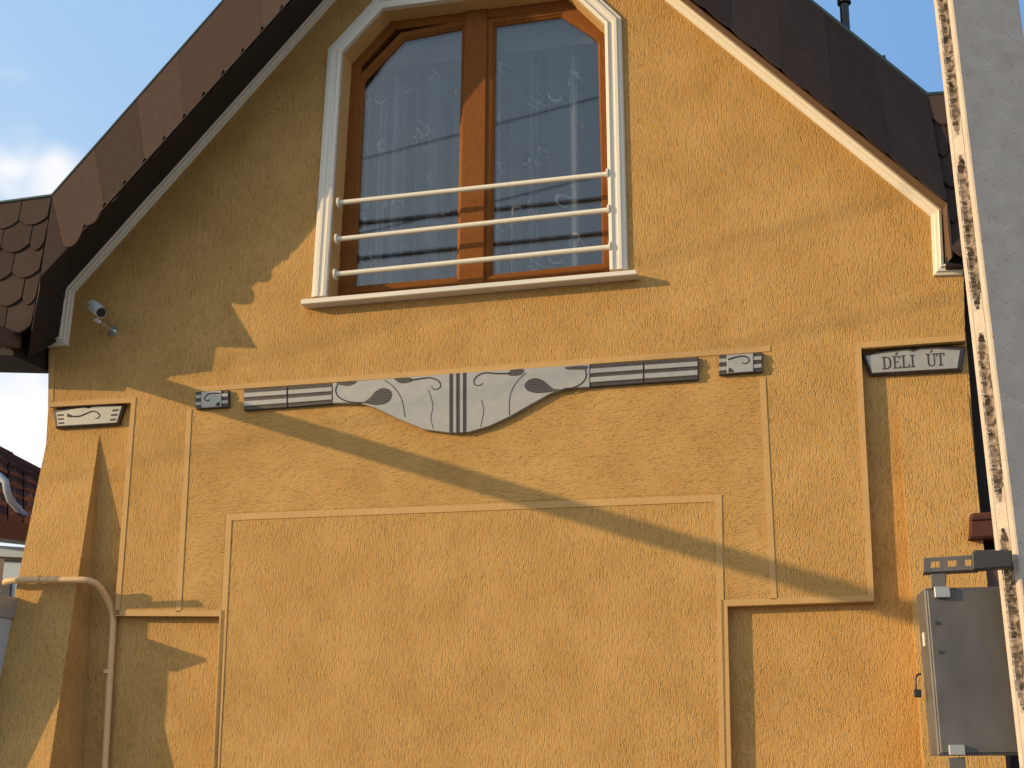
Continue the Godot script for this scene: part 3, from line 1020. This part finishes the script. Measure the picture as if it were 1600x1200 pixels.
	for k in 2:
		var q: Array = small[k][1]
		var c: Vector2 = (q[0] + q[2]) / 2.0
		var e := thing("square_plaque", small[k][0], "plaque", Vector3(c.x, c.y, 0), "small tin plaques beside the emblem")
		plate("back_plate", q, 0.0, 0.030, M.dark_tin, e, 0.003)
		plate("face", part_of(q, 0.19, 0.80, 0.03, 0.97), 0.02, 0.040, M.tin, e, 0.003)
		for y in [[0.20, 0.40], [0.60, 0.80]]:
			plate("stripe", part_of(q, 0.01, 0.185, y[0], y[1]), 0.024, 0.036, M.tin, e, 0.002)
			plate("stripe", part_of(q, 0.805, 0.99, y[0], y[1]), 0.024, 0.036, M.tin, e, 0.002)
		var pts := []
		var line := [[0.22, 0.72], [0.36, 0.80], [0.52, 0.85], [0.64, 0.80], [0.70, 0.66], [0.68, 0.52], [0.60, 0.45], [0.54, 0.52]] if k == 1 else [[0.76, 0.80], [0.60, 0.84], [0.44, 0.82], [0.34, 0.70], [0.30, 0.55], [0.34, 0.44], [0.42, 0.42], [0.45, 0.50]]
		for l in line:
			pts.append(part_of(q, l[0], l[0], l[1], l[1])[0])
		engraved(e, "curl", pts, 0.0055, 0.040, 0.0028)
		var lf := [part_of(q, 0.23, 0.23, 0.08, 0.08)[0], part_of(q, 0.36, 0.36, 0.08, 0.08)[0], part_of(q, 0.30, 0.30, 0.25, 0.25)[0], part_of(q, 0.23, 0.23, 0.3, 0.3)[0]] if k == 1 else [part_of(q, 0.62, 0.62, 0.10, 0.10)[0], part_of(q, 0.76, 0.76, 0.08, 0.08)[0], part_of(q, 0.76, 0.76, 0.32, 0.32)[0], part_of(q, 0.68, 0.68, 0.26, 0.26)[0]]
		plate("leaf", lf, 0.036, 0.0425, M.ink, e)
	# street name plate
	var zb := -0.064
	var sg := thing("street_sign", "arched tin street name plate reading DÉLI ÚT on the right pier", "street sign", Vector3(0.3215, 3.7644, -0.064))
	plate("rim", [Vector2(0.0326, 3.8229), Vector2(0.0746, 3.689), Vector2(0.5776, 3.686), Vector2(0.6127, 3.8239), Vector2(0.4607, 3.8432), Vector2(0.3588, 3.8467), Vector2(0.3297, 3.8346), Vector2(0.3022, 3.8462), Vector2(0.1771, 3.8378)], zb, -0.028, M.dark_tin, sg, 0.012)
	plate("face", [Vector2(0.0588, 3.8059), Vector2(0.0898, 3.7001), Vector2(0.5564, 3.6973), Vector2(0.5802, 3.8034), Vector2(0.4579, 3.8198), Vector2(0.3635, 3.8227), Vector2(0.3275, 3.8119), Vector2(0.293, 3.8228), Vector2(0.1756, 3.8169)], -0.034, -0.022, M.tin, sg, 0.003)
	lettering(sg, "DÉLI", Vector3(0.1479, 3.7183, -0.021), Vector3(0.328, 3.7195, -0.021), 0.0745)
	lettering(sg, "ÚT", Vector3(0.3909, 3.7179, -0.021), Vector3(0.4902, 3.7179, -0.021), 0.0745)
	# its counterpart on the left pier
	var sl := thing("arched_plaque", "arched tin plaque with a curl and striped ends on the left pier", "plaque", Vector3(-5.0159, 3.7513, -0.064))
	plate("rim", [Vector2(-5.2759, 3.801), Vector2(-5.2376, 3.6719), Vector2(-4.7643, 3.672), Vector2(-4.729, 3.8084), Vector2(-4.8837, 3.8222), Vector2(-4.9856, 3.8261), Vector2(-5.0086, 3.8141), Vector2(-5.0339, 3.8245), Vector2(-5.1502, 3.8181)], zb, -0.028, M.dark_tin, sl, 0.01)
	var fq := [Vector2(-5.217, 3.6824), Vector2(-4.7712, 3.6816), Vector2(-4.7436, 3.7962), Vector2(-5.2397, 3.7814)]
	plate("face", [Vector2(-5.2397, 3.7814), Vector2(-5.217, 3.6824), Vector2(-4.7712, 3.6816), Vector2(-4.7436, 3.7962), Vector2(-4.8663, 3.8036), Vector2(-4.9579, 3.8055), Vector2(-4.9905, 3.7933), Vector2(-5.0254, 3.8043), Vector2(-5.1313, 3.795)], -0.034, -0.022, M.tin, sl, 0.003)
	for y in [[0.14, 0.26], [0.42, 0.54], [0.70, 0.82]]:
		plate("stripe", part_of(fq, 0.02, 0.115, y[0], y[1]), -0.03, -0.0205, M.ink, sl)
		plate("stripe", part_of(fq, 0.875, 0.97, y[0], y[1]), -0.03, -0.0205, M.ink, sl)
	engraved(sl, "curl", [Vector2(-5.1454, 3.7554), Vector2(-5.1103, 3.7445), Vector2(-5.052, 3.7434), Vector2(-5.0005, 3.7602), Vector2(-4.9581, 3.771), Vector2(-4.9234, 3.7601), Vector2(-4.9045, 3.7392), Vector2(-4.9125, 3.7221), Vector2(-4.9338, 3.7189)], 0.006, -0.0215, 0.003)
	plate("leaf", [Vector2(-5.1517, 3.7691), Vector2(-5.1161, 3.7537), Vector2(-5.1145, 3.7381), Vector2(-5.1489, 3.7423)], -0.03, -0.0202, M.ink, sl)

func lettering(parent: Node3D, text: String, a: Vector3, b: Vector3, cap: float) -> void:
	var f := SystemFont.new()
	f.font_names = PackedStringArray(["Droid Serif"])
	var tm := TextMesh.new()
	tm.text = text
	tm.font = f
	tm.font_size = 64
	tm.depth = 0.15
	tm.pixel_size = 0.01
	tm.horizontal_alignment = HORIZONTAL_ALIGNMENT_LEFT
	tm.vertical_alignment = VERTICAL_ALIGNMENT_BOTTOM
	var box := tm.get_aabb()
	var o := MeshInstance3D.new()
	o.name = "lettering"
	o.mesh = tm
	o.material_override = M.ink
	parent.add_child(o, true)
	# capitals fill the space from base line to cap height; the accent rises above
	var base_y := box.position.y
	var cap_h := box.size.y / 1.285
	var sx := a.distance_to(b) / box.size.x
	var sy := cap / cap_h
	var dir := (b - a).normalized()
	o.transform = Transform3D(Basis(dir * sx, Vector3(0, 0, 1).cross(dir) * sy, Vector3(0, 0, 0.02)), Vector3.ZERO)
	o.position = a - parent.position - dir * box.position.x * sx - Vector3(0, base_y * sy, 0)

# ---------------------------------------------------------------- railing, camera, gas pipe
func build_fittings() -> void:
	var r := thing("window_railing", "three cream painted bars across the attic window", "railing", Vector3(-2.3111, 4.8373, 0.02))
	for e in [[Vector3(-3.2361, 5.0784, 0.018), Vector3(-1.4278, 5.0869, 0.018)], [Vector3(-3.2388, 4.8213, 0.018), Vector3(-1.423, 4.8448, 0.018)], [Vector3(-3.2396, 4.579, 0.018), Vector3(-1.4184, 4.598, 0.018)]]:
		var s := Shape.new()
		s.tube(e, 0.0165, 16)
		put("bar", s, M.bar, r)
		for k in 2:
			s = Shape.new()
			var d: Vector3 = (e[1] - e[0]).normalized() * (1 if k == 0 else -1)
			s.tube([e[k] - d * 0.004, e[k] + d * 0.008], 0.036, 16)
			put("flange", s, M.bar, r)
	# security camera on a bracket
	var cpos := Vector3(-4.8372, 4.3141, 0)
	var c := thing("security_camera", "small silver bullet camera on a wall bracket under the left eave", "security camera", cpos)
	var s := Shape.new()
	s.tube([cpos, cpos + Vector3(0, 0, 0.012)], 0.034, 18)
	s.tube([cpos + Vector3(0, 0, 0.012), cpos + Vector3(0, 0, 0.03)], 0.022, 16, true, 0.014)
	put("wall_plate", s, M.chrome, c)
	var j0 := cpos + Vector3(0, 0, 0.03)
	var j1 := Vector3(-4.8546, 4.3322, 0.15)
	s = Shape.new()
	s.tube([j0, j1], 0.011, 12)
	put("arm", s, M.chrome, c)
	s = Shape.new()
	var j2 := Vector3(-4.868, 4.3494, 0.17)
	s.tube([j1, j2], 0.016, 12)
	s.tube([j2 + Vector3(-0.02, 0, 0), j2 + Vector3(0.02, 0, 0)], 0.012, 12)
	put("knuckle", s, M.chrome, c)
	var back := Vector3(-4.9141, 4.4493, 0.15)
	var front := Vector3(-4.7746, 4.357, 0.27)
	var dir := (front - back).normalized()
	s = Shape.new()
	s.tube([back, back + dir * 0.01, front - dir * 0.012, front], 0.036, 22)
	put("body", s, M.silver, c)
	s = Shape.new()
	s.tube([front - dir * 0.001, front + dir * 0.004], 0.031, 20)
	put("lens", s, M.black, c)
	s = Shape.new()
	var upv := (Vector3.UP - dir * dir.y).normalized()
	var side := dir.cross(upv)
	for i in 10:
		var a0 := lerpf(-1.25, 1.25, i / 10.0)
		var a1 := lerpf(-1.25, 1.25, (i + 1) / 10.0)
		var o0 := upv * cos(a0) + side * sin(a0)
		var o1 := upv * cos(a1) + side * sin(a1)
		s.quad(back - dir * 0.02 + o0 * 0.042, back - dir * 0.02 + o1 * 0.042, front + dir * 0.03 + o1 * 0.042, front + dir * 0.03 + o0 * 0.042, o0)
		s.quad(back - dir * 0.02 + o0 * 0.04, back - dir * 0.02 + o1 * 0.04, front + dir * 0.03 + o1 * 0.04, front + dir * 0.03 + o0 * 0.04, -o0)
	put("sun_shield", s, M.silver, c)
	# gas pipe: up the wall, bent forward and out to the left in front of the buttress
	var g := thing("gas_pipe", "ochre painted gas pipe bent from the wall across the left buttress", "pipe", Vector3(-4.6524, 1.4187, -0.03))
	var path := [Vector3(-4.5881, 0.1626, -0.03), Vector3(-4.6524, 1.4187, -0.03), Vector3(-4.6667, 1.901, -0.03), Vector3(-4.6778, 2.3583, -0.03), Vector3(-4.6815, 2.4107, -0.028), Vector3(-4.6919, 2.4582, -0.015), Vector3(-4.7022, 2.5146, 0.03), Vector3(-4.7122, 2.5689, 0.09), Vector3(-4.7287, 2.6005, 0.135), Vector3(-4.757, 2.6138, 0.165), Vector3(-4.798, 2.6171, 0.18), Vector3(-5.1108, 2.6252, 0.18), Vector3(-5.2877, 2.6257, 0.18), Vector3(-5.3377, 2.6235, 0.175), Vector3(-5.3715, 2.6232, 0.15), Vector3(-5.409, 2.6259, 0.1)]
	s = Shape.new()
	s.tube(path, 0.021, 14)
	put("tube", s, M.pipe, g)
	for q in [[Vector3(-5.1108, 2.6252, 0.18), Vector3(1, 0, 0)], [Vector3(-4.6888, 2.0627, -0.03), Vector3(0, 1, 0)]]:
		s = Shape.new()
		s.tube([q[0] - q[1] * 0.012, q[0] + q[1] * 0.012], 0.03, 16)
		var tail: Vector3 = Vector3(0, 0, -0.09)
		s.tube([q[0], q[0] + tail], 0.007, 8)
		put("clamp", s, M.pipe, g)
	s = Shape.new()
	for x in [Vector3(-5.0413, 2.6234, 0.18), Vector3(-4.9813, 2.6219, 0.18)]:
		s.tube([x - Vector3(0.006, 0, 0), x + Vector3(0.006, 0, 0)], 0.0245, 14)
	put("joint", s, M.pipe, g)

# ---------------------------------------------------------------- left boundary and neighbour
func build_left_side() -> void:
	var x0 := -5.43
	var x1 := -5.296
	var f := thing("fence_pillar", "grey rendered boundary pillar with flat cap beside the left buttress", "pillar", Vector3(-5.36, 0, 0.2))
	var s := Shape.new()
	s.box(Vector3(x0, -0.1, -1.2), Vector3(x1, 2.385, 0.47))
	put("shaft", s, M.grey_wall, f)
	s = Shape.new()
	s.prism([Vector2(x0 - 0.02, 2.387), Vector2(x1 + 0.012, 2.387), Vector2(x1 + 0.012, 2.50), Vector2(x0 - 0.02, 2.50)], -1.2, 0.50)
	s.prism([Vector2(x0 - 0.02, 2.501), Vector2(x1 + 0.012, 2.501), Vector2(x1 + 0.012, 2.522), Vector2(x0 - 0.02, 2.522)], -1.2, 0.6)
	var lo := [Vector3(x0, 2.50, 0.5), Vector3(x1, 2.50, 0.5), Vector3(x1, 2.387, 0.5), Vector3(x0, 2.387, 0.5)]
	var tip := [Vector3(x0, 2.50, 0.6), Vector3(x1, 2.50, 0.6)]
	s.quad(tip[0], tip[1], lo[2], lo[3], Vector3(0, -1, 1))
	s.tri(tip[1], lo[1], lo[2], Vector3(1, 0, 0))
	s.tri(tip[0], lo[0], lo[3], Vector3(-1, 0, 0))
	put("cap", s, M.zinc, f)
	s = Shape.new()
	s.box(Vector3(-5.40, 2.523, 0.27), Vector3(-5.31, 2.75, 0.39))
	s.tube([Vector3(-5.355, 2.64, 0.29), Vector3(-5.355, 2.865, 0.68)], 0.02, 10)
	put("finial", s, M.zinc, f)
	# timber bar running from the eave towards the street
	var b := thing("timber_crossbar", "dark timber bar on a post running from the left eave to the street", "timber frame", Vector3(-5.35, 0, 2))
	s = Shape.new()
	var e0 := [Vector3(-5.4, 4.13, 0.35), Vector3(-5.3, 4.13, 0.35), Vector3(-5.3, 4.225, 0.35), Vector3(-5.4, 4.225, 0.35)]
	var fall := Vector3(0, -0.057 * 3.39, 3.39)
	for i in 4:
		var k := (i + 1) % 4
		s.quad(e0[i], e0[k], e0[k] + fall, e0[i] + fall, [Vector3.DOWN, Vector3.RIGHT, Vector3.UP, Vector3.LEFT][i])
	s.quad(e0[0], e0[1], e0[2], e0[3], Vector3.FORWARD)
	s.quad(e0[0] + fall, e0[1] + fall, e0[2] + fall, e0[3] + fall, Vector3.BACK)
	put("bar", s, M.timber, b)
	s = Shape.new()
	s.box(Vector3(-5.4, -0.1, 3.62), Vector3(-5.3, 3.93, 3.74), 0.006)
	put("post", s, M.timber, b)
	# neighbour: tiled roof, downpipe, pale wall
	var z := -5.0
	var n := thing("neighbour_house", "neighbouring house with dark red tiled roof and grey downpipe at the left edge", "house", Vector3(-8.9516, 3.3811, -5))
	s = Shape.new()
	s.prism([Vector2(-11.3415, 3.9161), Vector2(-7.5786, 3.5745), Vector2(-7.0969, -1.8009), Vector2(-10.37, -2.0185)], -12.0, z)
	put("wall", s, M.blue_wall, n)
	s = Shape.new()
	s.prism([Vector2(-11.2493, 4.1443), Vector2(-7.5036, 3.7133), Vector2(-7.5, 3.6727), Vector2(-11.2397, 4.0856)], z, -4.8)
	s.prism([Vector2(-11.2349, 4.0564), Vector2(-7.4939, 3.6051), Vector2(-7.4885, 3.5445), Vector2(-11.2278, 4.0125)], z, -4.9)
	put("fascia", s, M.grey_pipe, n)
	s = Shape.new()
	s.prism([Vector2(-9.4151, 3.3771), Vector2(-8.9572, 3.3444), Vector2(-8.9275, 2.6303), Vector2(-9.3209, 2.6356)], z - 0.001, -4.975)
	put("window", s, M.black, n)
	s = Shape.new()
	s.prism([Vector2(-9.4454, 3.6152), Vector2(-7.5594, 3.4899), Vector2(-7.5557, 3.4493), Vector2(-9.44, 3.573)], z - 0.001, -4.96)
	put("window_lintel", s, M.soffit_dark, n)
	var rf := thing_part("roof", n)
	# sloping rows of tiles seen from below the verge
	var c := [Vector3(-10.7045, 4.1808, -4.6), Vector3(-8.0376, 3.8018, -4.6), Vector3(-9.7826, 4.7125, -7.2), Vector3(-13.2454, 6.4996, -7.2)]
	s = Shape.new()
	s.quad(c[0], c[1], c[2], c[3], Vector3(0, 0.7, 0.7))
	var dn := Vector3(0, -0.18, -0.1)
	s.quad(c[0] + dn, c[1] + dn, c[2] + dn, c[3] + dn, Vector3(0, -0.7, -0.7))
	s.quad(c[0], c[1], c[1] + dn, c[0] + dn, Vector3(0, 0, 1))
	put("underlay", s, M.tile_dark, rf)
	var rng := RandomNumberGenerator.new()
	rng.seed = 4
	for r in 6:
		for i in 14:
			var w := 1.0 / 14
			var sh := Shape.new()
			var a0 := on_patch(c, i * w + 0.003, r / 6.0)
			var a1 := on_patch(c, (i + 1) * w - 0.003, r / 6.0)
			var a2 := on_patch(c, (i + 1) * w - 0.003, (r + 1) / 6.0)
			var a3 := on_patch(c, i * w + 0.003, (r + 1) / 6.0)
			var nn := (a1 - a0).cross(a3 - a0).normalized()
			if nn.y < 0:
				nn = -nn
			var l := nn * (0.05 + rng.randf() * 0.012)
			var m0 := (a0 + a1) / 2 + l * 1.5
			var m1 := (a3 + a2) / 2 + nn * 0.03
			sh.quad(a0 + l, m0, m1, a3 + nn * 0.015, nn)
			sh.quad(m0, a1 + l, a2 + nn * 0.015, m1, nn)
			sh.quad(a0 + l, m0, (a0 + a1) / 2, a0, Vector3(0, -0.3, 1))
			sh.quad(m0, a1 + l, a1, (a0 + a1) / 2, Vector3(0, -0.3, 1))
			put("roof_tile", sh, M.tile if rng.randf() < 0.6 else M.tile_dark, rf)
	for i in 7:
		s = Shape.new()
		var p0 := on_patch(c, i / 7.0, 1.0)
		var p1 := on_patch(c, (i + 1.08) / 7.0, 1.0)
		s.tube([p0 + Vector3(0, 0.02, 0), p1 + Vector3(0, 0.035, 0)], 0.075, 10)
		put("ridge_tile", s, M.tile_dark, rf)
	s = Shape.new()
	s.tube([Vector3(-8.9136, 4.3942, -4.5), Vector3(-8.811, 4.3203, -4.5), Vector3(-8.7887, 4.2127, -4.52), Vector3(-8.7955, 4.1308, -4.6), Vector3(-8.6926, 3.9334, -4.85), Vector3(-8.6515, 3.8287, -4.9), Vector3(-8.5083, 2.6852, -4.9)], 0.038, 12)
	put("downpipe", s, M.grey_pipe, n)

# ---------------------------------------------------------------- right side: downpipe, pole, meter box
func build_pole() -> void:
	# capped pier and brown board behind the right corner of the house
	var s := Shape.new()
	var dp := thing("brown_board", "dark brown upright board closing the right corner of the house", "board", Vector3(0.7, 0, -0.3))
	s.box(Vector3(0.612, -0.1, -0.4), Vector3(0.80, 4.25, -0.18), 0.006)
	put("plank", s, M.soffit_dark, dp)
	s = Shape.new()
	var p := thing("gate_pier", "low brown pier with a tiled cap behind the meter box", "pier", Vector3(0.6057, 2.6015, -0.1))
	s.prism([Vector2(0.5469, 2.6459), Vector2(0.7097, 2.6476), Vector2(0.5727, 0.4269), Vector2(0.4161, 0.4195)], -0.14, 0.1)
	put("shaft", s, M.brown_cap, p)
	s = Shape.new()
	s.prism([Vector2(0.5281, 2.6999), Vector2(0.5451, 2.8306), Vector2(0.5622, 2.8403), Vector2(0.7539, 2.8432), Vector2(0.7548, 2.7059)], -0.18, 0.16, 0.012)
	put("cap", s, M.tile, p)
	s = Shape.new()
	s.prism([Vector2(0.5492, 2.808), Vector2(0.757, 2.8139), Vector2(0.7561, 2.8036), Vector2(0.5484, 2.7976)], 0.155, 0.17, 0.002)
	put("cap_ridge", s, M.tile_dark, p)
	# concrete pole, turned a third of a right angle away from the street
	var top := Vector3(0.41, 4.1752, 3.2)
	var low := Vector3(0.4536, 2.3172, 3.2)
	var foot := low + (low - top) * ((low.y + 0.12) / (top.y - low.y))
	var head := top + (top - low) * ((8.4 - top.y) / (top.y - low.y))
	var pole := thing("concrete_pole", "weathered concrete utility pole with rough gravel slots down its narrow side", "utility pole", foot)
	var fi := deg_to_rad(32.0)
	var fr := Vector3(cos(fi), 0, -sin(fi))       # along the broad face
	var bk := Vector3(-sin(fi), 0, -cos(fi))      # along the narrow face, backwards
	var wide := func(y: float) -> float: return 0.345 - 0.0125 * y
	var deep := func(y: float) -> float: return 0.118 - 0.0032 * y
	var arris := func(y: float) -> Vector3: return foot.lerp(head, (y - foot.y) / (head.y - foot.y))
	# body set back behind the slotted face
	s = Shape.new()
	var rec := 0.042
	var ys := [foot.y, 8.4]
	var ring := []
	for y in ys:
		var a: Vector3 = arris.call(y)
		var w: float = wide.call(y)
		var d: float = deep.call(y)
		ring.append([a + fr * rec, a + fr * (w - 0.006), a + fr * w + bk * 0.006, a + fr * w + bk * d, a + fr * rec + bk * d])
	for i in 5:
		var j := (i + 1) % 5
		var mid: Vector3 = (ring[0][0] + ring[0][3]) / 2
		s.quad(ring[0][i], ring[0][j], ring[1][j], ring[1][i], (ring[0][i] + ring[0][j]) / 2 - mid)
	s.quad(ring[1][0], ring[1][1], ring[1][3], ring[1][4], Vector3.UP)
	# rims either side of the slots and the bridges between them
	for rim in [[0.0, 0.27], [0.75, 1.0]]:
		var rr := []
		for y in ys:
			var a: Vector3 = arris.call(y)
			var d: float = deep.call(y)
			var c0: Vector3 = a + bk * d * rim[0]
			var c1: Vector3 = a + bk * d * rim[1]
			var ch := 0.005
			rr.append([c0 + fr * rec, c0 + fr * ch, c0 + bk * ch, c1 - bk * ch, c1 + fr * ch, c1 + fr * rec])
		for i in 5:
			s.quad(rr[0][i], rr[0][i + 1], rr[1][i + 1], rr[1][i], -fr if i == 2 else (-bk if i < 2 else bk) - fr * 0.3)
	var slots := [[1.118, 1.629], [1.7202, 2.2945], [2.3771, 2.953], [3.0335, 3.6001], [3.6725, 4.4143], [4.5202, 5.3259], [5.4259, 6.2316], [6.3316, 7.1373], [7.2373, 8.043]]
	var prev := foot.y
	for q in slots:
		var y0: float = prev
		var y1: float = q[0]
		var bb := []
		for y in [y0, y1]:
			var a: Vector3 = arris.call(y)
			var d: float = deep.call(y)
			bb.append([a + bk * d * 0.26 + fr * 0.0015, a + bk * d * 0.76 + fr * 0.0015, a + bk * d * 0.76 + fr * rec, a + bk * d * 0.26 + fr * rec])
		s.quad(bb[0][0], bb[0][1], bb[1][1], bb[1][0], -fr)
		s.quad(bb[0][0], bb[0][1], bb[0][2], bb[0][3], Vector3.DOWN)
		s.quad(bb[1][0], bb[1][1], bb[1][2], bb[1][3], Vector3.UP)
		prev = q[1]
	put("shaft", s, M.concrete, pole)
	# rough broken gravel in the slots
	var nz := FastNoiseLite.new()
	nz.seed = 8
	nz.frequency = 55.0
	nz.noise_type = FastNoiseLite.TYPE_CELLULAR
	nz.cellular_return_type = FastNoiseLite.RETURN_DISTANCE
	var n2 := FastNoiseLite.new()
	n2.seed = 18
	n2.frequency = 30.0
	for q in slots:
		s = Shape.new()
		var rows := int((q[1] - q[0]) / 0.0065)
		var cols := 9
		var g := []
		for r in rows + 1:
			var fy := r / float(rows)
			var y := lerpf(q[0], q[1], fy)
			var a: Vector3 = arris.call(y)
			var d: float = deep.call(y)
			var line := []
			for c in cols + 1:
				var fx := c / float(cols)
				# pointed at both ends, ragged sides
				var half := 0.255 * minf(1.0, pow(minf(fy, 1.0 - fy) * 7.0 + 0.02, 0.6))
				var e := absf(fx - 0.5) * 2.0
				var pos := a + bk * d * (0.51 + (fx - 0.5) * 0.52)
				var inside := smoothstep(0.0, 0.22, half / 0.26 * (1.0 + 0.35 * n2.get_noise_2d(y * 3.0, fx * 0.1)) - e)
				var k := nz.get_noise_3d(pos.x, pos.y * 0.8, pos.z)
				var lump := (0.5 - 0.5 * k) * 0.022 + n2.get_noise_3d(pos.x, pos.y, pos.z) * 0.010
				var depth := lerpf(0.0008, 0.036 - lump, inside)
				line.append([pos + fr * depth, inside, k, n2.get_noise_3d(pos.x + 3.0, pos.y, pos.z)])
			g.append(line)
		for r in rows:
			for c in cols:
				var k: Array = g[r][c]
				var stone := Color(0.33, 0.25, 0.19).lerp(Color(0.05, 0.036, 0.027), clampf(0.5 + k[3] * 1.8, 0, 1))
				if k[3] > 0.12 and c < 4:
					stone = stone.lerp(Color(0.06, 0.075, 0.03), 0.6)
				s.tint = Color(0.44, 0.37, 0.305).lerp(stone, k[1])
				s.quad(g[r][c][0], g[r][c + 1][0], g[r + 1][c + 1][0], g[r + 1][c][0], -fr)
		put("gravel_slot", s, M.aggregate, pole)
	# meter box hung from slotted steel angles, turned a little from the street
	var b0 := Vector3(0.1792, 1.5875, 3)
	var b1 := Vector3(0.1816, 2.1257, 3)
	var tall := b1.y - b0.y
	var wd := 0.31
	var bx := thing("meter_box", "grey steel meter box with padlocked side hung on the concrete pole", "meter box", b0)
	bx.rotation.y = deg_to_rad(5.5)
	bx.rotation.z = deg_to_rad(0.6)
	bx.set_meta("local", true)
	s = Shape.new()
	s.box(Vector3(0, 0, -0.2), Vector3(wd, tall, 0), 0.004)
	put("casing", s, M.steel, bx)
	s = Shape.new()
	s.prism([Vector2(0.008, 0.008), Vector2(wd - 0.008, 0.008), Vector2(wd - 0.008, tall - 0.008), Vector2(0.008, tall - 0.008)], -0.002, 0.006, 0.003)
	put("door", s, M.steel, bx)
	for q in [[0.032, tall - 0.115], [0.034, tall - 0.21]]:
		s = Shape.new()
		s.tube([Vector3(q[0], q[1], 0.006), Vector3(q[0], q[1], 0.010)], 0.006, 10)
		put("rivet", s, M.dark_steel, bx)
	for q in [[0.03, tall - 0.034, tall + 0.002], [0.032, 0.002, 0.034]]:
		s = Shape.new()
		s.box(Vector3(q[0], q[1], 0.004), Vector3(q[0] + 0.05, q[2], 0.024), 0.002)
		put("clip", s, M.zinc, bx)
	s = Shape.new()
	s.box(Vector3(-0.003, tall * 0.66, -0.12), Vector3(0.001, tall * 0.66 + 0.045, -0.08))
	put("label", s, M.trim, bx)
	var pk := thing("padlock", "small black padlock on the left side of the meter box", "padlock", Vector3(0.1331, 1.7897, 2.88))
	s = Shape.new()
	var pc := Vector3(0.1329, 1.7876, 2.88)
	s.box(pc + Vector3(-0.012, -0.012, -0.008), pc + Vector3(0.012, 0.014, 0.008), 0.003)
	put("lock_body", s, M.black, pk)
	s = Shape.new()
	s.tube([pc + Vector3(-0.005, 0.012, 0), pc + Vector3(-0.004, 0.05, 0), pc + Vector3(0.003, 0.062, 0), pc + Vector3(0.016, 0.066, 0)], 0.0038, 8)
	put("shackle", s, M.black, pk)
	# slotted angle above, clamped round the pole
	var an := thing("slotted_angle", "slotted steel angle bar clamped to the pole above the meter box", "bracket", Vector3(0.2882, 2.1926, 3.1))
	s = Shape.new()
	var bar := [Vector2(0.1755, 2.1765), Vector2(0.1788, 2.2233), Vector2(0.3557, 2.2297), Vector2(0.3518, 2.1812)]
	# three slots: the bar is built round them
	var fq := [bar[0], bar[3], bar[2], bar[1]]
	for y in [[0.0, 0.28], [0.72, 1.0]]:
		s.prism(part_of(fq, 0, 1, y[0], y[1]), 3.014, 3.02)
	var cuts := [0.0, 0.13, 0.29, 0.44, 0.60, 0.75, 0.9, 1.0]
	for i in range(0, cuts.size() - 1, 2):
		s.prism(part_of(fq, cuts[i], cuts[i + 1], 0.281, 0.719), 3.014, 3.02)
	s.prism(part_of(fq, 0, 1, -0.03, 0.03), 2.94, 3.013)
	put("angle", s, M.steel, an)
	s = Shape.new()
	s.prism([Vector2(0.3153, 2.1519), Vector2(0.3176, 2.2045), Vector2(0.3261, 2.2144), Vector2(0.4367, 2.2089), Vector2(0.4321, 2.1567)], 3.19, 3.25, 0.004)
	put("clamp_plate", s, M.dark_steel, an)
	s = Shape.new()
	s.prism([Vector2(0.1964, 2.1242), Vector2(0.2003, 2.1771), Vector2(0.2472, 2.1779), Vector2(0.2432, 2.1252)], 2.996, 3.009, 0.002)
	put("hanger", s, M.steel, an)
	var an2 := thing("lower_bracket", "steel strap bracket holding the foot of the meter box", "bracket", Vector3(0.2357, 1.5224, 3.1))
	s = Shape.new()
	s.prism([Vector2(0.2097, 1.4713), Vector2(0.2103, 1.5817), Vector2(0.2615, 1.584), Vector2(0.2603, 1.4719)], 2.97, 3.0, 0.002)
	put("hanger", s, M.steel, an2)
	s = Shape.new()
	s.prism([Vector2(0.1751, 1.4278), Vector2(0.1782, 1.4689), Vector2(0.4685, 1.4823), Vector2(0.4646, 1.4399)], 2.96, 3.005, 0.002)
	put("angle", s, M.steel, an2)

func build_cables() -> void:
	var k := 0
	for q in [[Vector3(0.55, 7.9, 3.1), Vector3(-26, 7.3, 7.0), "upper overhead cable from the concrete pole along the street"], [Vector3(0.55, 7.1, 3.1), Vector3(-26, 6.4, 6.0), "lower overhead cable from the concrete pole along the street"]]:
		var t := thing("overhead_cable", q[2], "cable", q[0], "overhead cables along the street")
		var path := []
		for i in 25:
			var f := i / 24.0
			path.append((q[0] as Vector3).lerp(q[1], f) - Vector3(0, 4.0 * f * (1.0 - f) * (0.5 + 0.15 * k), 0))
		var s := Shape.new()
		s.tube(path, 0.007, 8)
		put("wire", s, M.black, t)
		k += 1
